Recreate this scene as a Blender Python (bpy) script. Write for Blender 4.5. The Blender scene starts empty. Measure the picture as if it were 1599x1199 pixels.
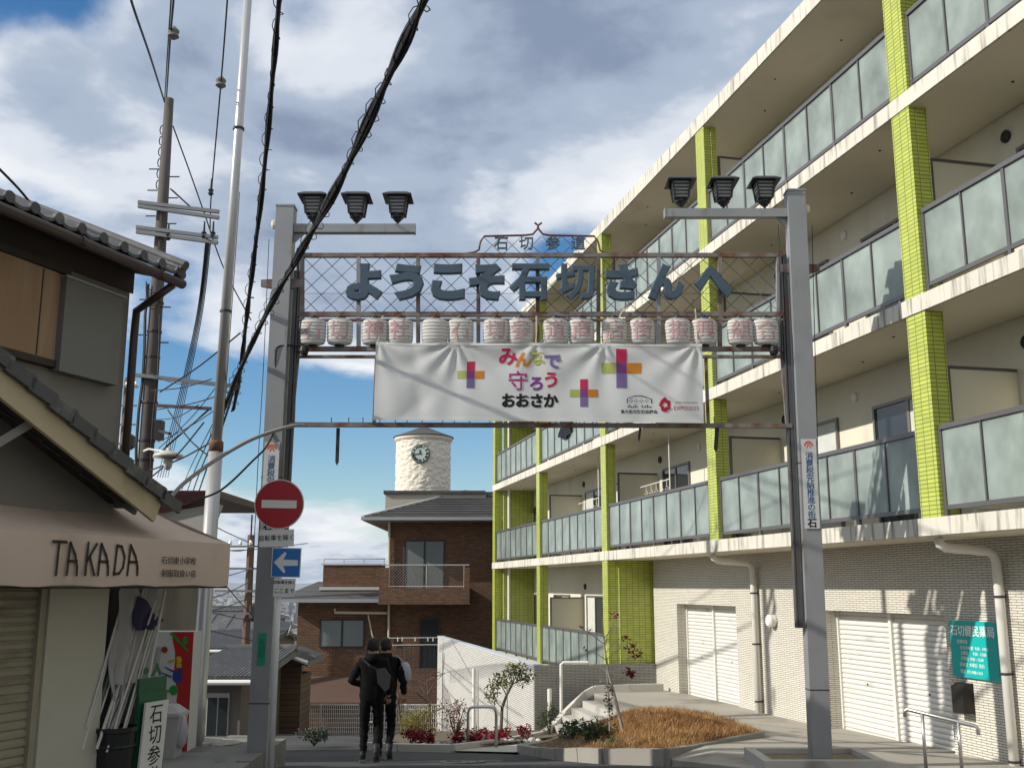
import bpy, math, random
from mathutils import Vector, Matrix
random.seed(7)
R = math.radians
scene = bpy.context.scene
COL = scene.collection

# ------------------------------------------------------------------ camera, sky, sun, exposure
F, PITCH, CX, CY = 1607.0, math.atan(315 / 1607.0), 799.5, 599.5
cam_data = bpy.data.cameras.new('camera')
cam_data.sensor_fit = 'HORIZONTAL'; cam_data.sensor_width = 36
cam_data.lens = 36 * F / 1599
cam_data.clip_start = .1; cam_data.clip_end = 120000
cam = bpy.data.objects.new('camera', cam_data); COL.objects.link(cam)
cam.location = (0, 0, 0); cam.rotation_euler = (R(90) + PITCH, 0, 0)
scene.camera = cam

SUN_AZ = Vector((-.965, -.262, 0)).normalized(); SUN_EL = R(31)
SUN_DIR = (SUN_AZ * math.cos(SUN_EL) + Vector((0, 0, math.sin(SUN_EL)))).normalized()
sd = bpy.data.lights.new('sun', 'SUN'); sd.energy = 4.9; sd.angle = R(.53); sd.color = (1, .945, .85)
sun = bpy.data.objects.new('sun', sd); COL.objects.link(sun)
sun.rotation_euler = SUN_DIR.to_track_quat('Z', 'Y').to_euler(); sun.location = (-20, -8, 30)

vs = scene.view_settings
vs.view_transform = 'Standard'; vs.look = 'None'; vs.exposure = 0.0; vs.gamma = 1; vs.use_curve_mapping = False

def pix_dir(px, py):
    a = CY - py
    v = Vector((px - CX, F * math.cos(PITCH) - a * math.sin(PITCH), a * math.cos(PITCH) + F * math.sin(PITCH)))
    return v.normalized()

def at(px, py, Y):
    "point of the scene seen at photo pixel (px,py) standing Y metres ahead of the camera"
    d = pix_dir(px, py); return d * (Y / d.y)

world = bpy.data.worlds.new('World'); scene.world = world; world.use_nodes = True
def build_world():
    nt = world.node_tree; N = nt.nodes; L = nt.links; N.clear()
    def nd(t, **k):
        n = N.new(t)
        for a, b in k.items(): setattr(n, a, b)
        return n
    def math_(op, a, b=None, clamp=False):
        n = nd('ShaderNodeMath', operation=op); n.use_clamp = clamp
        for i, x in enumerate((a, b)):
            if x is None: continue
            if isinstance(x, (int, float)): n.inputs[i].default_value = x
            else: L.new(x, n.inputs[i])
        return n.outputs[0]
    sky = nd('ShaderNodeTexSky', sky_type='NISHITA'); sky.sun_disc = False
    sky.sun_elevation = SUN_EL; sky.sun_rotation = math.atan2(SUN_AZ.x, SUN_AZ.y)
    sky.air_density = 1.0; sky.dust_density = .2; sky.ozone_density = 2.5
    skys = nd('ShaderNodeVectorMath', operation='SCALE'); L.new(sky.outputs[0], skys.inputs[0]); skys.inputs['Scale'].default_value = .125
    hs = nd('ShaderNodeHueSaturation'); hs.inputs['Saturation'].default_value = 1.28; L.new(skys.outputs[0], hs.inputs['Color'])
    tc = nd('ShaderNodeTexCoord')
    nrm = nd('ShaderNodeVectorMath', operation='NORMALIZE'); L.new(tc.outputs['Generated'], nrm.inputs[0])
    sep = nd('ShaderNodeSeparateXYZ'); L.new(nrm.outputs[0], sep.inputs[0])
    zz = math_('ADD', math_('MAXIMUM', sep.outputs[2], 0.0), .22)
    comb = nd('ShaderNodeCombineXYZ')
    L.new(math_('DIVIDE', sep.outputs[0], zz), comb.inputs[0]); L.new(math_('DIVIDE', sep.outputs[1], zz), comb.inputs[1])
    L.new(math_('MULTIPLY', sep.outputs[2], 1.5), comb.inputs[2])
    def noise(scale, detail, rough, off, dist=0.0):
        mp = nd('ShaderNodeMapping'); mp.inputs['Location'].default_value = off; L.new(comb.outputs[0], mp.inputs[0])
        n = nd('ShaderNodeTexNoise'); n.inputs['Scale'].default_value = scale; n.inputs['Detail'].default_value = detail
        n.inputs['Roughness'].default_value = rough; n.inputs['Distortion'].default_value = dist
        L.new(mp.outputs[0], n.inputs['Vector']); return n.outputs[0]
    n1 = noise(2.0, 10, .58, (3.1, 1.7, .4), .25)
    dens = math_('MULTIPLY', math_('SUBTRACT', n1, .5), 1.55)
    dens = math_('ADD', dens, .42)
    # banks of cloud and clear gaps: direction, reach, weight
    blobs = [((30, 20), 5.0, -.55), ((150, 30), 3.0, -.35), ((30, 290), 2.6, -.38), ((290, 420), 4.0, -.48), ((120, 330), 2.6, -.25),
             ((470, 610), 4.5, -.45), ((520, 710), 5.0, -.95), ((730, 700), 4.0, -.60), ((300, 640), 4.5, -.55), ((870, 420), 3.0, -.60),
             ((480, 15), 3.0, -.40), ((820, 20), 5.5, .40), ((600, 250), 9.0, .42), ((120, 170), 4.0, .40), ((480, 830), 4.5, .60),
             ((60, 100), 2.4, .30), ((250, 80), 4.5, .30), ((250, 230), 5.0, .25), ((60, 200), 3.0, .25), ((480, 420), 4.0, .2), ((400, 570), 2.6, .35), ((545, 565), 3.0, .32), ((330, 480), 2.2, .25), ((1000, 100), 5.0, .3)]
    for (px, py), deg, w in blobs:
        d = pix_dir(px, py)
        dt = nd('ShaderNodeVectorMath', operation='DOT_PRODUCT'); L.new(nrm.outputs[0], dt.inputs[0]); dt.inputs[1].default_value = d
        k = 1 / (1 - math.cos(R(deg)))
        e = math_('EXPONENT', math_('MULTIPLY', math_('SUBTRACT', dt.outputs['Value'], 1.0), k))
        dens = math_('ADD', dens, math_('MULTIPLY', e, w))
    mask = nd('ShaderNodeMapRange', interpolation_type='SMOOTHSTEP'); L.new(dens, mask.inputs[0])
    mask.inputs['From Min'].default_value = .06; mask.inputs['From Max'].default_value = .44
    # thin cloud is bright, thick cloud grey underneath
    n2 = noise(2.6, 7, .55, (8.3, 4.4, 2.0), .2)
    thick = math_('ADD', dens, math_('MULTIPLY', math_('SUBTRACT', n2, .5), 2.3))
    thick = math_('ADD', math_('MULTIPLY', thick, .72), .06)
    ramp = nd('ShaderNodeValToRGB'); L.new(thick, ramp.inputs[0])
    cr = ramp.color_ramp; cr.interpolation = 'EASE'
    cr.elements[0].position = .10; cr.elements[0].color = (.93, .95, .98, 1)
    cr.elements[1].position = .95; cr.elements[1].color = (.25, .315, .44, 1)
    e = cr.elements.new(.38); e.color = (.74, .785, .86, 1)
    e = cr.elements.new(.62); e.color = (.42, .50, .63, 1)
    mix = nd('ShaderNodeMixRGB'); L.new(mask.outputs[0], mix.inputs[0]); L.new(hs.outputs[0], mix.inputs[1]); L.new(ramp.outputs[0], mix.inputs[2])
    bg = nd('ShaderNodeBackground'); L.new(mix.outputs[0], bg.inputs[0]); bg.inputs[1].default_value = 1.0
    out = nd('ShaderNodeOutputWorld'); L.new(bg.outputs[0], out.inputs[0])
build_world()

# ------------------------------------------------------------------ materials
MATS = {}
def M(name, col, rough=.65, var=.12, scale=2.5, bump=0.0, bscale=40, metal=0.0, stain=None, spec=.4, tile=None, transl=0.0, alpha=None):
    """col linear base colour; var large soft variation; stain=(col, amount, scale, zstretch);
    tile=(w,h,mortar,mortar_col,offset,colvar) in metres on x+y / z of the object's frame"""
    if name in MATS: return MATS[name]
    m = bpy.data.materials.new(name); m.use_nodes = True; nt = m.node_tree; N = nt.nodes; L = nt.links
    b = N['Principled BSDF']; b.inputs['Roughness'].default_value = rough; b.inputs['Metallic'].default_value = metal
    b.inputs['Specular IOR Level'].default_value = spec
    tc = N.new('ShaderNodeTexCoord'); oi = N.new('ShaderNodeObjectInfo')
    w = N.new('ShaderNodeMath'); w.operation = 'MULTIPLY'; w.inputs[1].default_value = 37.0; L.new(oi.outputs['Random'], w.inputs[0])
    def noise(scale_, detail, stretch=None):
        n = N.new('ShaderNodeTexNoise'); n.noise_dimensions = '4D'; n.inputs['Scale'].default_value = scale_; n.inputs['Detail'].default_value = detail
        L.new(w.outputs[0], n.inputs['W'])
        if stretch:
            mp = N.new('ShaderNodeMapping'); mp.inputs['Scale'].default_value = (1, 1, stretch); L.new(tc.outputs['Object'], mp.inputs[0]); L.new(mp.outputs[0], n.inputs['Vector'])
        else: L.new(tc.outputs['Object'], n.inputs['Vector'])
        return n.outputs[0]
    def mixc(fac, a, b_, typ='MIX'):
        x = N.new('ShaderNodeMixRGB'); x.blend_type = typ
        for i, v in enumerate((fac, a, b_)):
            if hasattr(v, 'links'): L.new(v, x.inputs[i])
            elif isinstance(v, (int, float)): x.inputs[i].default_value = v
            else: x.inputs[i].default_value = (*v, 1)
        return x.outputs[0]
    lo = tuple(c * (1 - var) for c in col); hi = tuple(min(1, c * (1 + var)) for c in col)
    c = mixc(noise(scale, 6), lo, hi)
    height = None
    if tile:
        tw, th, mo, mcol, off, cv = tile
        sp = N.new('ShaderNodeSeparateXYZ'); L.new(tc.outputs['Object'], sp.inputs[0])
        ad = N.new('ShaderNodeMath'); L.new(sp.outputs[0], ad.inputs[0]); L.new(sp.outputs[1], ad.inputs[1])
        cb = N.new('ShaderNodeCombineXYZ'); L.new(ad.outputs[0], cb.inputs[0]); L.new(sp.outputs[2], cb.inputs[1])
        br = N.new('ShaderNodeTexBrick'); L.new(cb.outputs[0], br.inputs['Vector'])
        br.offset = off; br.inputs['Scale'].default_value = 1; br.inputs['Brick Width'].default_value = tw; br.inputs['Row Height'].default_value = th
        br.inputs['Mortar Size'].default_value = mo; br.inputs['Mortar Smooth'].default_value = .2
        br.inputs['Color1'].default_value = (1 - cv,) * 3 + (1,); br.inputs['Color2'].default_value = (1 + cv * .3,) * 3 + (1,)
        br.inputs['Mortar'].default_value = (1, 1, 1, 1)
        c = mixc(1.0, c, br.outputs['Color'], 'MULTIPLY')
        c = mixc(br.outputs['Fac'], c, mcol)
        inv = N.new('ShaderNodeMath'); inv.operation = 'SUBTRACT'; inv.inputs[0].default_value = 1; L.new(br.outputs['Fac'], inv.inputs[1]); height = inv.outputs[0]
    if stain:
        sc, amt, ss, zs = stain
        rp = N.new('ShaderNodeMapRange'); L.new(noise(ss, 8, zs), rp.inputs[0]); rp.inputs['From Min'].default_value = .68 - amt * .35; rp.inputs['From Max'].default_value = .80 - amt * .2
        c = mixc(rp.outputs[0], c, sc)
    L.new(c, b.inputs['Base Color'])
    if bump or height is not None:
        bp = N.new('ShaderNodeBump')
        if height is not None:
            bp.inputs['Strength'].default_value = .7; bp.inputs['Distance'].default_value = .006; L.new(height, bp.inputs['Height'])
        else:
            bp.inputs['Strength'].default_value = bump; bp.inputs['Distance'].default_value = .02; L.new(noise(bscale, 5), bp.inputs['Height'])
        L.new(bp.outputs[0], b.inputs['Normal'])
    if transl:
        tr = N.new('ShaderNodeBsdfTranslucent'); L.new(c, tr.inputs[0])
        mx = N.new('ShaderNodeMixShader'); mx.inputs[0].default_value = transl
        L.new(b.outputs[0], mx.inputs[1]); L.new(tr.outputs[0], mx.inputs[2]); L.new(mx.outputs[0], N['Material Output'].inputs[0])
    MATS[name] = m; return m

# ------------------------------------------------------------------ mesh helpers
Zv = Vector((0, 0, 1))
class MB:
    def __init__(s): s.v = []; s.f = []; s.m = []; s.k = 0
    def add(s, vs_, fs):
        o = len(s.v); s.v += [tuple(p) for p in vs_]; s.f += [tuple(i + o for i in q) for q in fs]; s.m += [s.k] * len(fs); return s
    def box(s, x0, x1, y0, y1, z0, z1):
        return s.add([(x0, y0, z0), (x1, y0, z0), (x1, y1, z0), (x0, y1, z0), (x0, y0, z1), (x1, y0, z1), (x1, y1, z1), (x0, y1, z1)],
                     [(0, 3, 2, 1), (4, 5, 6, 7), (0, 1, 5, 4), (1, 2, 6, 5), (2, 3, 7, 6), (3, 0, 4, 7)])
    def obox(s, c, ax, ay, az):
        "centre and three half-axis vectors"
        c = Vector(c); ax = Vector(ax); ay = Vector(ay); az = Vector(az)
        vs_ = [c + ax * a + ay * b + az * d for d in (-1, 1) for a, b in ((-1, -1), (1, -1), (1, 1), (-1, 1))]
        return s.add(vs_, [(0, 3, 2, 1), (4, 5, 6, 7), (0, 1, 5, 4), (1, 2, 6, 5), (2, 3, 7, 6), (3, 0, 4, 7)])
    def bar(s, p, q, w, h, up=Zv):
        p = Vector(p); q = Vector(q); d = q - p; u = Vector(up)
        if abs(d.normalized().dot(u.normalized())) > .98: u = Vector((0, 1, 0))
        side = d.cross(u).normalized(); u = side.cross(d).normalized()
        return s.obox((p + q) / 2, d / 2, side * w / 2, u * h / 2)
    def tube(s, pts, r, n=8, cap=True):
        pts = [Vector(p) for p in pts]; rs = r if isinstance(r, (list, tuple)) else [r] * len(pts)
        vs_ = []; fs = []; prev = None
        for i, p in enumerate(pts):
            d = (pts[min(i + 1, len(pts) - 1)] - pts[max(i - 1, 0)]).normalized()
            if prev is None:
                a = d.cross(Zv if abs(d.z) < .9 else Vector((1, 0, 0))).normalized()
            else:
                a = prev - d * prev.dot(d); a.normalize()
            prev = a; b = d.cross(a)
            for k in range(n):
                t = 2 * math.pi * k / n; vs_.append(p + (a * math.cos(t) + b * math.sin(t)) * rs[i])
        for i in range(len(pts) - 1):
            for k in range(n):
                k2 = (k + 1) % n; fs.append((i * n + k, i * n + k2, (i + 1) * n + k2, (i + 1) * n + k))
        if cap:
            fs.append(tuple(range(n - 1, -1, -1))); o = (len(pts) - 1) * n; fs.append(tuple(o + k for k in range(n)))
        return s.add(vs_, fs)
    def lathe(s, c, prof, n=16, ax=(1, 0, 0), ay=(0, 1, 0), az=(0, 0, 1)):
        "prof: (radius, height) from bottom to top"
        c = Vector(c); ax = Vector(ax); ay = Vector(ay); az = Vector(az); vs_ = []; fs = []
        for r, h in prof:
            for k in range(n):
                t = 2 * math.pi * k / n; vs_.append(c + ax * (r * math.cos(t)) + ay * (r * math.sin(t)) + az * h)
        for i in range(len(prof) - 1):
            for k in range(n):
                k2 = (k + 1) % n; fs.append((i * n + k, i * n + k2, (i + 1) * n + k2, (i + 1) * n + k))
        fs.append(tuple(range(n - 1, -1, -1))); o = (len(prof) - 1) * n; fs.append(tuple(o + k for k in range(n)))
        return s.add(vs_, fs)
    def prism(s, pts, vec):
        "polygon (3D points) pushed along vec"
        pts = [Vector(p) for p in pts]; vec = Vector(vec); n = len(pts)
        vs_ = pts + [p + vec for p in pts]
        fs = [tuple(range(n - 1, -1, -1)), tuple(range(n, 2 * n))] + [(i, (i + 1) % n, n + (i + 1) % n, n + i) for i in range(n)]
        return s.add(vs_, fs)
    def text(s, string, o, size, right=(1, 0, 0), up=(0, 0, 1), nrm=(0, -1, 0), ext=.002, off=0.0, bev=0.0, line=1.0, fn=None, sx=1.0, align='CENTER'):
        c = bpy.data.curves.new('t', 'FONT'); c.body = string; c.size = size; c.align_x = align; c.align_y = 'CENTER'
        c.extrude = ext; c.offset = off; c.bevel_depth = bev; c.bevel_resolution = 1; c.resolution_u = 3; c.space_line = line
        ob = bpy.data.objects.new('t', c); me = ob.to_mesh()
        o = Vector(o); right = Vector(right); up = Vector(up); nrm = Vector(nrm)
        vs_ = [o + right * (v.co.x * sx) + up * v.co.y + nrm * v.co.z for v in me.vertices]
        if fn: vs_ = [fn(p) for p in vs_]
        s.add(vs_, [tuple(p.vertices) for p in me.polygons])
        ob.to_mesh_clear(); bpy.data.objects.remove(ob); bpy.data.curves.remove(c); return s
    def mesh(s, name, mats, smooth=False):
        me = bpy.data.meshes.new(name); me.from_pydata(s.v, [], s.f)
        for m in (mats if isinstance(mats, (list, tuple)) else [mats]): me.materials.append(m)
        if len(me.materials) > 1: me.polygons.foreach_set('material_index', s.m)
        if smooth: me.polygons.foreach_set('use_smooth', [True] * len(me.polygons))
        me.update(); return me
    def build(s, name, mats, parent=None, smooth=False, loc=None, label=None, cat=None, group=None, kind=None):
        if parent is None and loc is None and s.v:      # a thing that is one mesh: origin at its base
            n = len(s.v); xs = [p[0] for p in s.v]; ys = [p[1] for p in s.v]
            loc = ((min(xs) + max(xs)) / 2, (min(ys) + max(ys)) / 2, min(p[2] for p in s.v))
            s.v = [(p[0] - loc[0], p[1] - loc[1], p[2] - loc[2]) for p in s.v]
        elif parent is not None and parent.get('_o') is not None:
            o = parent['_o']; s.v = [(p[0] - o[0], p[1] - o[1], p[2] - o[2]) for p in s.v]
        ob = bpy.data.objects.new(name, s.mesh(name, mats, smooth)); COL.objects.link(ob)
        if parent is not None:
            ob.parent = parent
            if parent.get('_o') is not None: ob['_o'] = list(parent['_o'])
        if loc is not None: ob.location = loc
        tag(ob, label, cat, group, kind); return ob
def tag(o, label=None, cat=None, group=None, kind=None):
    for k, v in (('label', label), ('category', cat), ('group', group), ('kind', kind)):
        if v: o[k] = v
    return o
def thing(name, label, cat, loc, group=None, rz=0.0, world_coords=True):
    "an Empty at the thing's base; with world_coords its parts are given in scene coordinates"
    o = bpy.data.objects.new(name, None); COL.objects.link(o); o.location = loc; o.rotation_euler = (0, 0, rz); o.empty_display_size = .2
    if world_coords: o['_o'] = list(loc)
    return tag(o, label, cat, group)
def inst(name, me, parent, loc=(0, 0, 0), rot=(0, 0, 0)):
    o = bpy.data.objects.new(name, me); COL.objects.link(o); o.parent = parent; o.location = loc; o.rotation_euler = rot; return o
def lerp_tab(tab, x):
    if x <= tab[0][0]: return tab[0][1]
    for (a, b), (c, d) in zip(tab, tab[1:]):
        if x <= c: return b + (d - b) * (x - a) / (c - a)
    return tab[-1][1]
def sag(p, q, s=.3, n=14):
    p = Vector(p); q = Vector(q)
    return [p.lerp(q, t / n) - Zv * (4 * s * (t / n) * (1 - t / n)) for t in range(n + 1)]

# ------------------------------------------------------------------ shared materials
concrete = M('concrete', (.42, .40, .36), .85, .15, 1.2, .15, 60, stain=((.18, .17, .15), .35, 2.0, None))
slab_m = M('slab_concrete', (.60, .575, .50), .85, .14, 1.6, .2, 50, stain=((.20, .185, .155), .50, 11.0, .10))
soffit_m = M('soffit_paint', (.70, .63, .50), .8, .08, .6, stain=((.60, .53, .42), .35, .9, None))
wall_cream = M('wall_cream', (.66, .62, .50), .8, .07, .7, .08, 90, stain=((.55, .51, .41), .35, 1.4, .25))
green_tile = M('green_tile', (.46, .52, .085), .25, .16, 1.5, tile=(.155, .055, .0065, (.17, .20, .05), 0.0, .13), spec=.5)
border_tile = M('border_tile', (.70, .67, .58), .55, .06, 1.5, tile=(.20, .034, .006, (.24, .22, .185), .5, .09))
frame_grey = M('frame_grey', (.15, .145, .15), .4, .08, 3, metal=.5)
steel_grey = M('painted_steel', (.265, .272, .278), .5, .2, 2.5, .06, 30, metal=.25, stain=((.17, .10, .075), .30, 5, .3))
rust_m = M('rusty_steel', (.20, .185, .175), .75, .25, 6, .3, 70, metal=.2, stain=((.15, .05, .025), .72, 6, .7))
dark_metal = M('dark_metal', (.035, .035, .038), .5, .2, 5, metal=.3)
black_m = M('black_plastic', (.012, .012, .013), .55, .2, 5)
white_paint = M('white_paint', (.78, .77, .73), .5, .05, 1.5)
pipe_white = M('pipe_white', (.76, .74, .68), .35, .05, 1)
stainless = M('stainless', (.55, .54, .52), .28, .06, 3, metal=.9)
asphalt = M('asphalt', (.062, .062, .064), .9, .3, 1.3, .6, 180, stain=((.032, .032, .033), .55, .9, None))
glass_dark = M('window_glass', (.022, .027, .03), .06, .2, 1, spec=.8)
curtain_m = M('curtain', (.55, .56, .52), .8, .15, 6)

def frosted(name, col):
    m = bpy.data.materials.new(name); m.use_nodes = True; nt = m.node_tree; N = nt.nodes; L = nt.links; N.clear()
    oi = N.new('ShaderNodeObjectInfo'); tc = N.new('ShaderNodeTexCoord'); no = N.new('ShaderNodeTexNoise'); no.noise_dimensions = '4D'
    no.inputs['Scale'].default_value = 1.6; no.inputs['Detail'].default_value = 3; L.new(tc.outputs['Object'], no.inputs['Vector'])
    ml = N.new('ShaderNodeMath'); ml.operation = 'MULTIPLY'; ml.inputs[1].default_value = 50; L.new(oi.outputs['Random'], ml.inputs[0]); L.new(ml.outputs[0], no.inputs['W'])
    mx = N.new('ShaderNodeMixRGB'); L.new(no.outputs[0], mx.inputs[0]); mx.inputs[1].default_value = tuple(c * .30 for c in col) + (1,); mx.inputs[2].default_value = tuple(min(1, c * 1.75) for c in col) + (1,)
    d = N.new('ShaderNodeBsdfDiffuse'); t = N.new('ShaderNodeBsdfTranslucent'); L.new(mx.outputs[0], d.inputs[0]); L.new(mx.outputs[0], t.inputs[0])
    m1 = N.new('ShaderNodeMixShader'); m1.inputs[0].default_value = .5; L.new(d.outputs[0], m1.inputs[1]); L.new(t.outputs[0], m1.inputs[2])
    g = N.new('ShaderNodeBsdfGlossy'); g.inputs['Roughness'].default_value = .22; g.inputs[0].default_value = (.85, .95, .95, 1)
    fr = N.new('ShaderNodeFresnel'); fr.inputs[0].default_value = 1.5
    m2 = N.new('ShaderNodeMixShader'); L.new(fr.outputs[0], m2.inputs[0]); L.new(m1.outputs[0], m2.inputs[1]); L.new(g.outputs[0], m2.inputs[2])
    o = N.new('ShaderNodeOutputMaterial'); L.new(m2.outputs[0], o.inputs[0]); return m
frost = frosted('frosted_glass', (.42, .485, .45))
# ------------------------------------------------------------------ ground
HR = [(-40, 0.2), (-10, -1.25), (0, -1.6), (8, -1.82), (13, -2.17), (14.5, -2.38), (16, -2.55), (20, -2.92), (25, -3.38), (30, -4.10), (38, -5.10), (45, -5.8),
      (60, -8), (100, -15), (400, -55), (900, -94), (1200, -95)]
def hr(x, y):
    z = lerp_tab(HR, y)
    if x < -4: z -= 3.2 * min(1, (-x - 4) / 6) * max(0, min(1, (y - 17) / 16)) * (1 if y < 900 else max(0, 1 - (y - 900) / 300))
    return z
def hf(y): return lerp_tab([(0, -1.45), (8, -1.75), (13, -2.12), (14.5, -2.27), (20, -2.36), (25, -2.40)], y)
soil = M('soil', (.12, .095, .065), .95, .3, 3, .6, 60)
terrain_m = M('terrain', (.13, .125, .11), .95, .3, .02, stain=((.06, .075, .04), .4, .01, None))
def ground():
    xs = [-60000, -20000, -6000, -2000, -700, -250, -100, -60, -40, -30] + [-24 + 1.5 * i for i in range(33)] + [30, 45, 80, 200, 700, 2000, 6000, 20000, 60000]
    ys = [-200, -60, -40, -20, -10, -5] + [1.25 * i for i in range(0, 37)] + [50, 56, 62, 75, 100, 150, 250, 400, 650, 900, 1200, 2500, 6000, 15000, 30000, 80000]
    b = MB(); n = len(xs)
    b.add([(x, y, hr(x, y) - .03) for y in ys for x in xs], [(j * n + i, j * n + i + 1, (j + 1) * n + i + 1, (j + 1) * n + i) for j in range(len(ys) - 1) for i in range(n - 1)])
    b.build('ground', terrain_m, loc=(0, 0, 0), kind='structure')
    # carriageway
    lf = [(-20, -3.1), (13.6, -3.1), (15, -3.6), (17, -5), (19, -8), (27.5, -9.5)]; rt = [(-20, 4.6), (8, 4.4), (12.6, 2.9), (14.3, 1.95), (15, 1.2), (17.6, .05), (18.2, -.9), (21, -2.2), (27.5, -3.2)]
    b = MB(); ys = [-20, -12, -6] + [i * .75 for i in range(0, 37)] + [27.5]; m = 12
    b.add([(lerp_tab(lf, y) + (lerp_tab(rt, y) - lerp_tab(lf, y)) * i / m, y, hr(max(-4, lerp_tab(lf, y) + (lerp_tab(rt, y) - lerp_tab(lf, y)) * i / m), y) + .02) for y in ys for i in range(m + 1)],
          [(j * (m + 1) + i, j * (m + 1) + i + 1, (j + 1) * (m + 1) + i + 1, (j + 1) * (m + 1) + i) for j in range(len(ys) - 1) for i in range(m)])
    b.build('road', asphalt, loc=(0, 0, 0), kind='structure')
    # forecourt in front of the apartment block
    poly = [(4.75, -6), (4.6, 8), (2.75, 12.75), (2.12, 14.25), (2.0, 17.6), (2.2, 19.4), (2.52, 21.2), (1.87, 24.35), (3.65, 25.2), (5.9, 16.2), (9, 6), (12, -6)]
    b = MB(); b.add([(x, y, hf(y)) for x, y in poly] + [(x, y, hf(y) - 1.6) for x, y in poly], [tuple(range(len(poly)))] + [(i, len(poly) + i, len(poly) + (i + 1) % len(poly), (i + 1) % len(poly)) for i in range(len(poly))])
    paving = M('forecourt_paving', (.34, .315, .27), .85, .14, .8, .15, 90, stain=((.20, .18, .15), .35, 1.1, None))
    fc = b.build('pavement', paving, loc=(0, 0, 0), kind='structure')
    # pale footway between road and planting bed
    b = MB(); pl = [(.36, 17.5), (-.9, 18.1), (-2.2, 20.8), (-2.0, 21.4), (-1.0, 18.9), (0, 19.6), (.8, 21.4), (1.1, 20.4)]
    pl = [(.05, 17.5), (.6, 18.5), (1.5, 19.0), (2.2, 20.2), (1.75, 21.2), (1.1, 24.2), (.4, 22.2), (-.2, 20), (-1.05, 18.0), (-.95, 17.9)]
    b.add([(x, y, hr(x, y) + .05) for x, y in pl], [tuple(range(len(pl)))]); b.build('footway', M('footway', (.46, .44, .39), .85, .1, 1, .15, 80), loc=(0, 0, 0), kind='structure')
    # raised pavement on the shop side
    b = MB(); b.box(-12, -3.12, -6, 14.1, -3, -1.95); pv = b.build('shop_pavement', M('old_pavement', (.20, .19, .175), .9, .2, 1.5, .2, 60, stain=((.10, .095, .09), .4, 2, None)), loc=(0, 0, 0), kind='structure')
    # its kerb stones at the corner
    for i, (x0, x1, y0, y1) in enumerate([(-3.12, -2.95, 11.0 + .62 * k, 11.6 + .62 * k) for k in range(5)] + [(-3.75, -3.15, 14.1, 14.3), (-4.4, -3.8, 14.1, 14.3), (-5.05, -4.45, 14.1, 14.3)]):
        b = MB(); b.box(x0, x1, y0, y1, -2.6, -1.965 + .012 * (i % 3)); b.build('kerb_stone', MATS['old_pavement'], pv)
ground()

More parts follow.
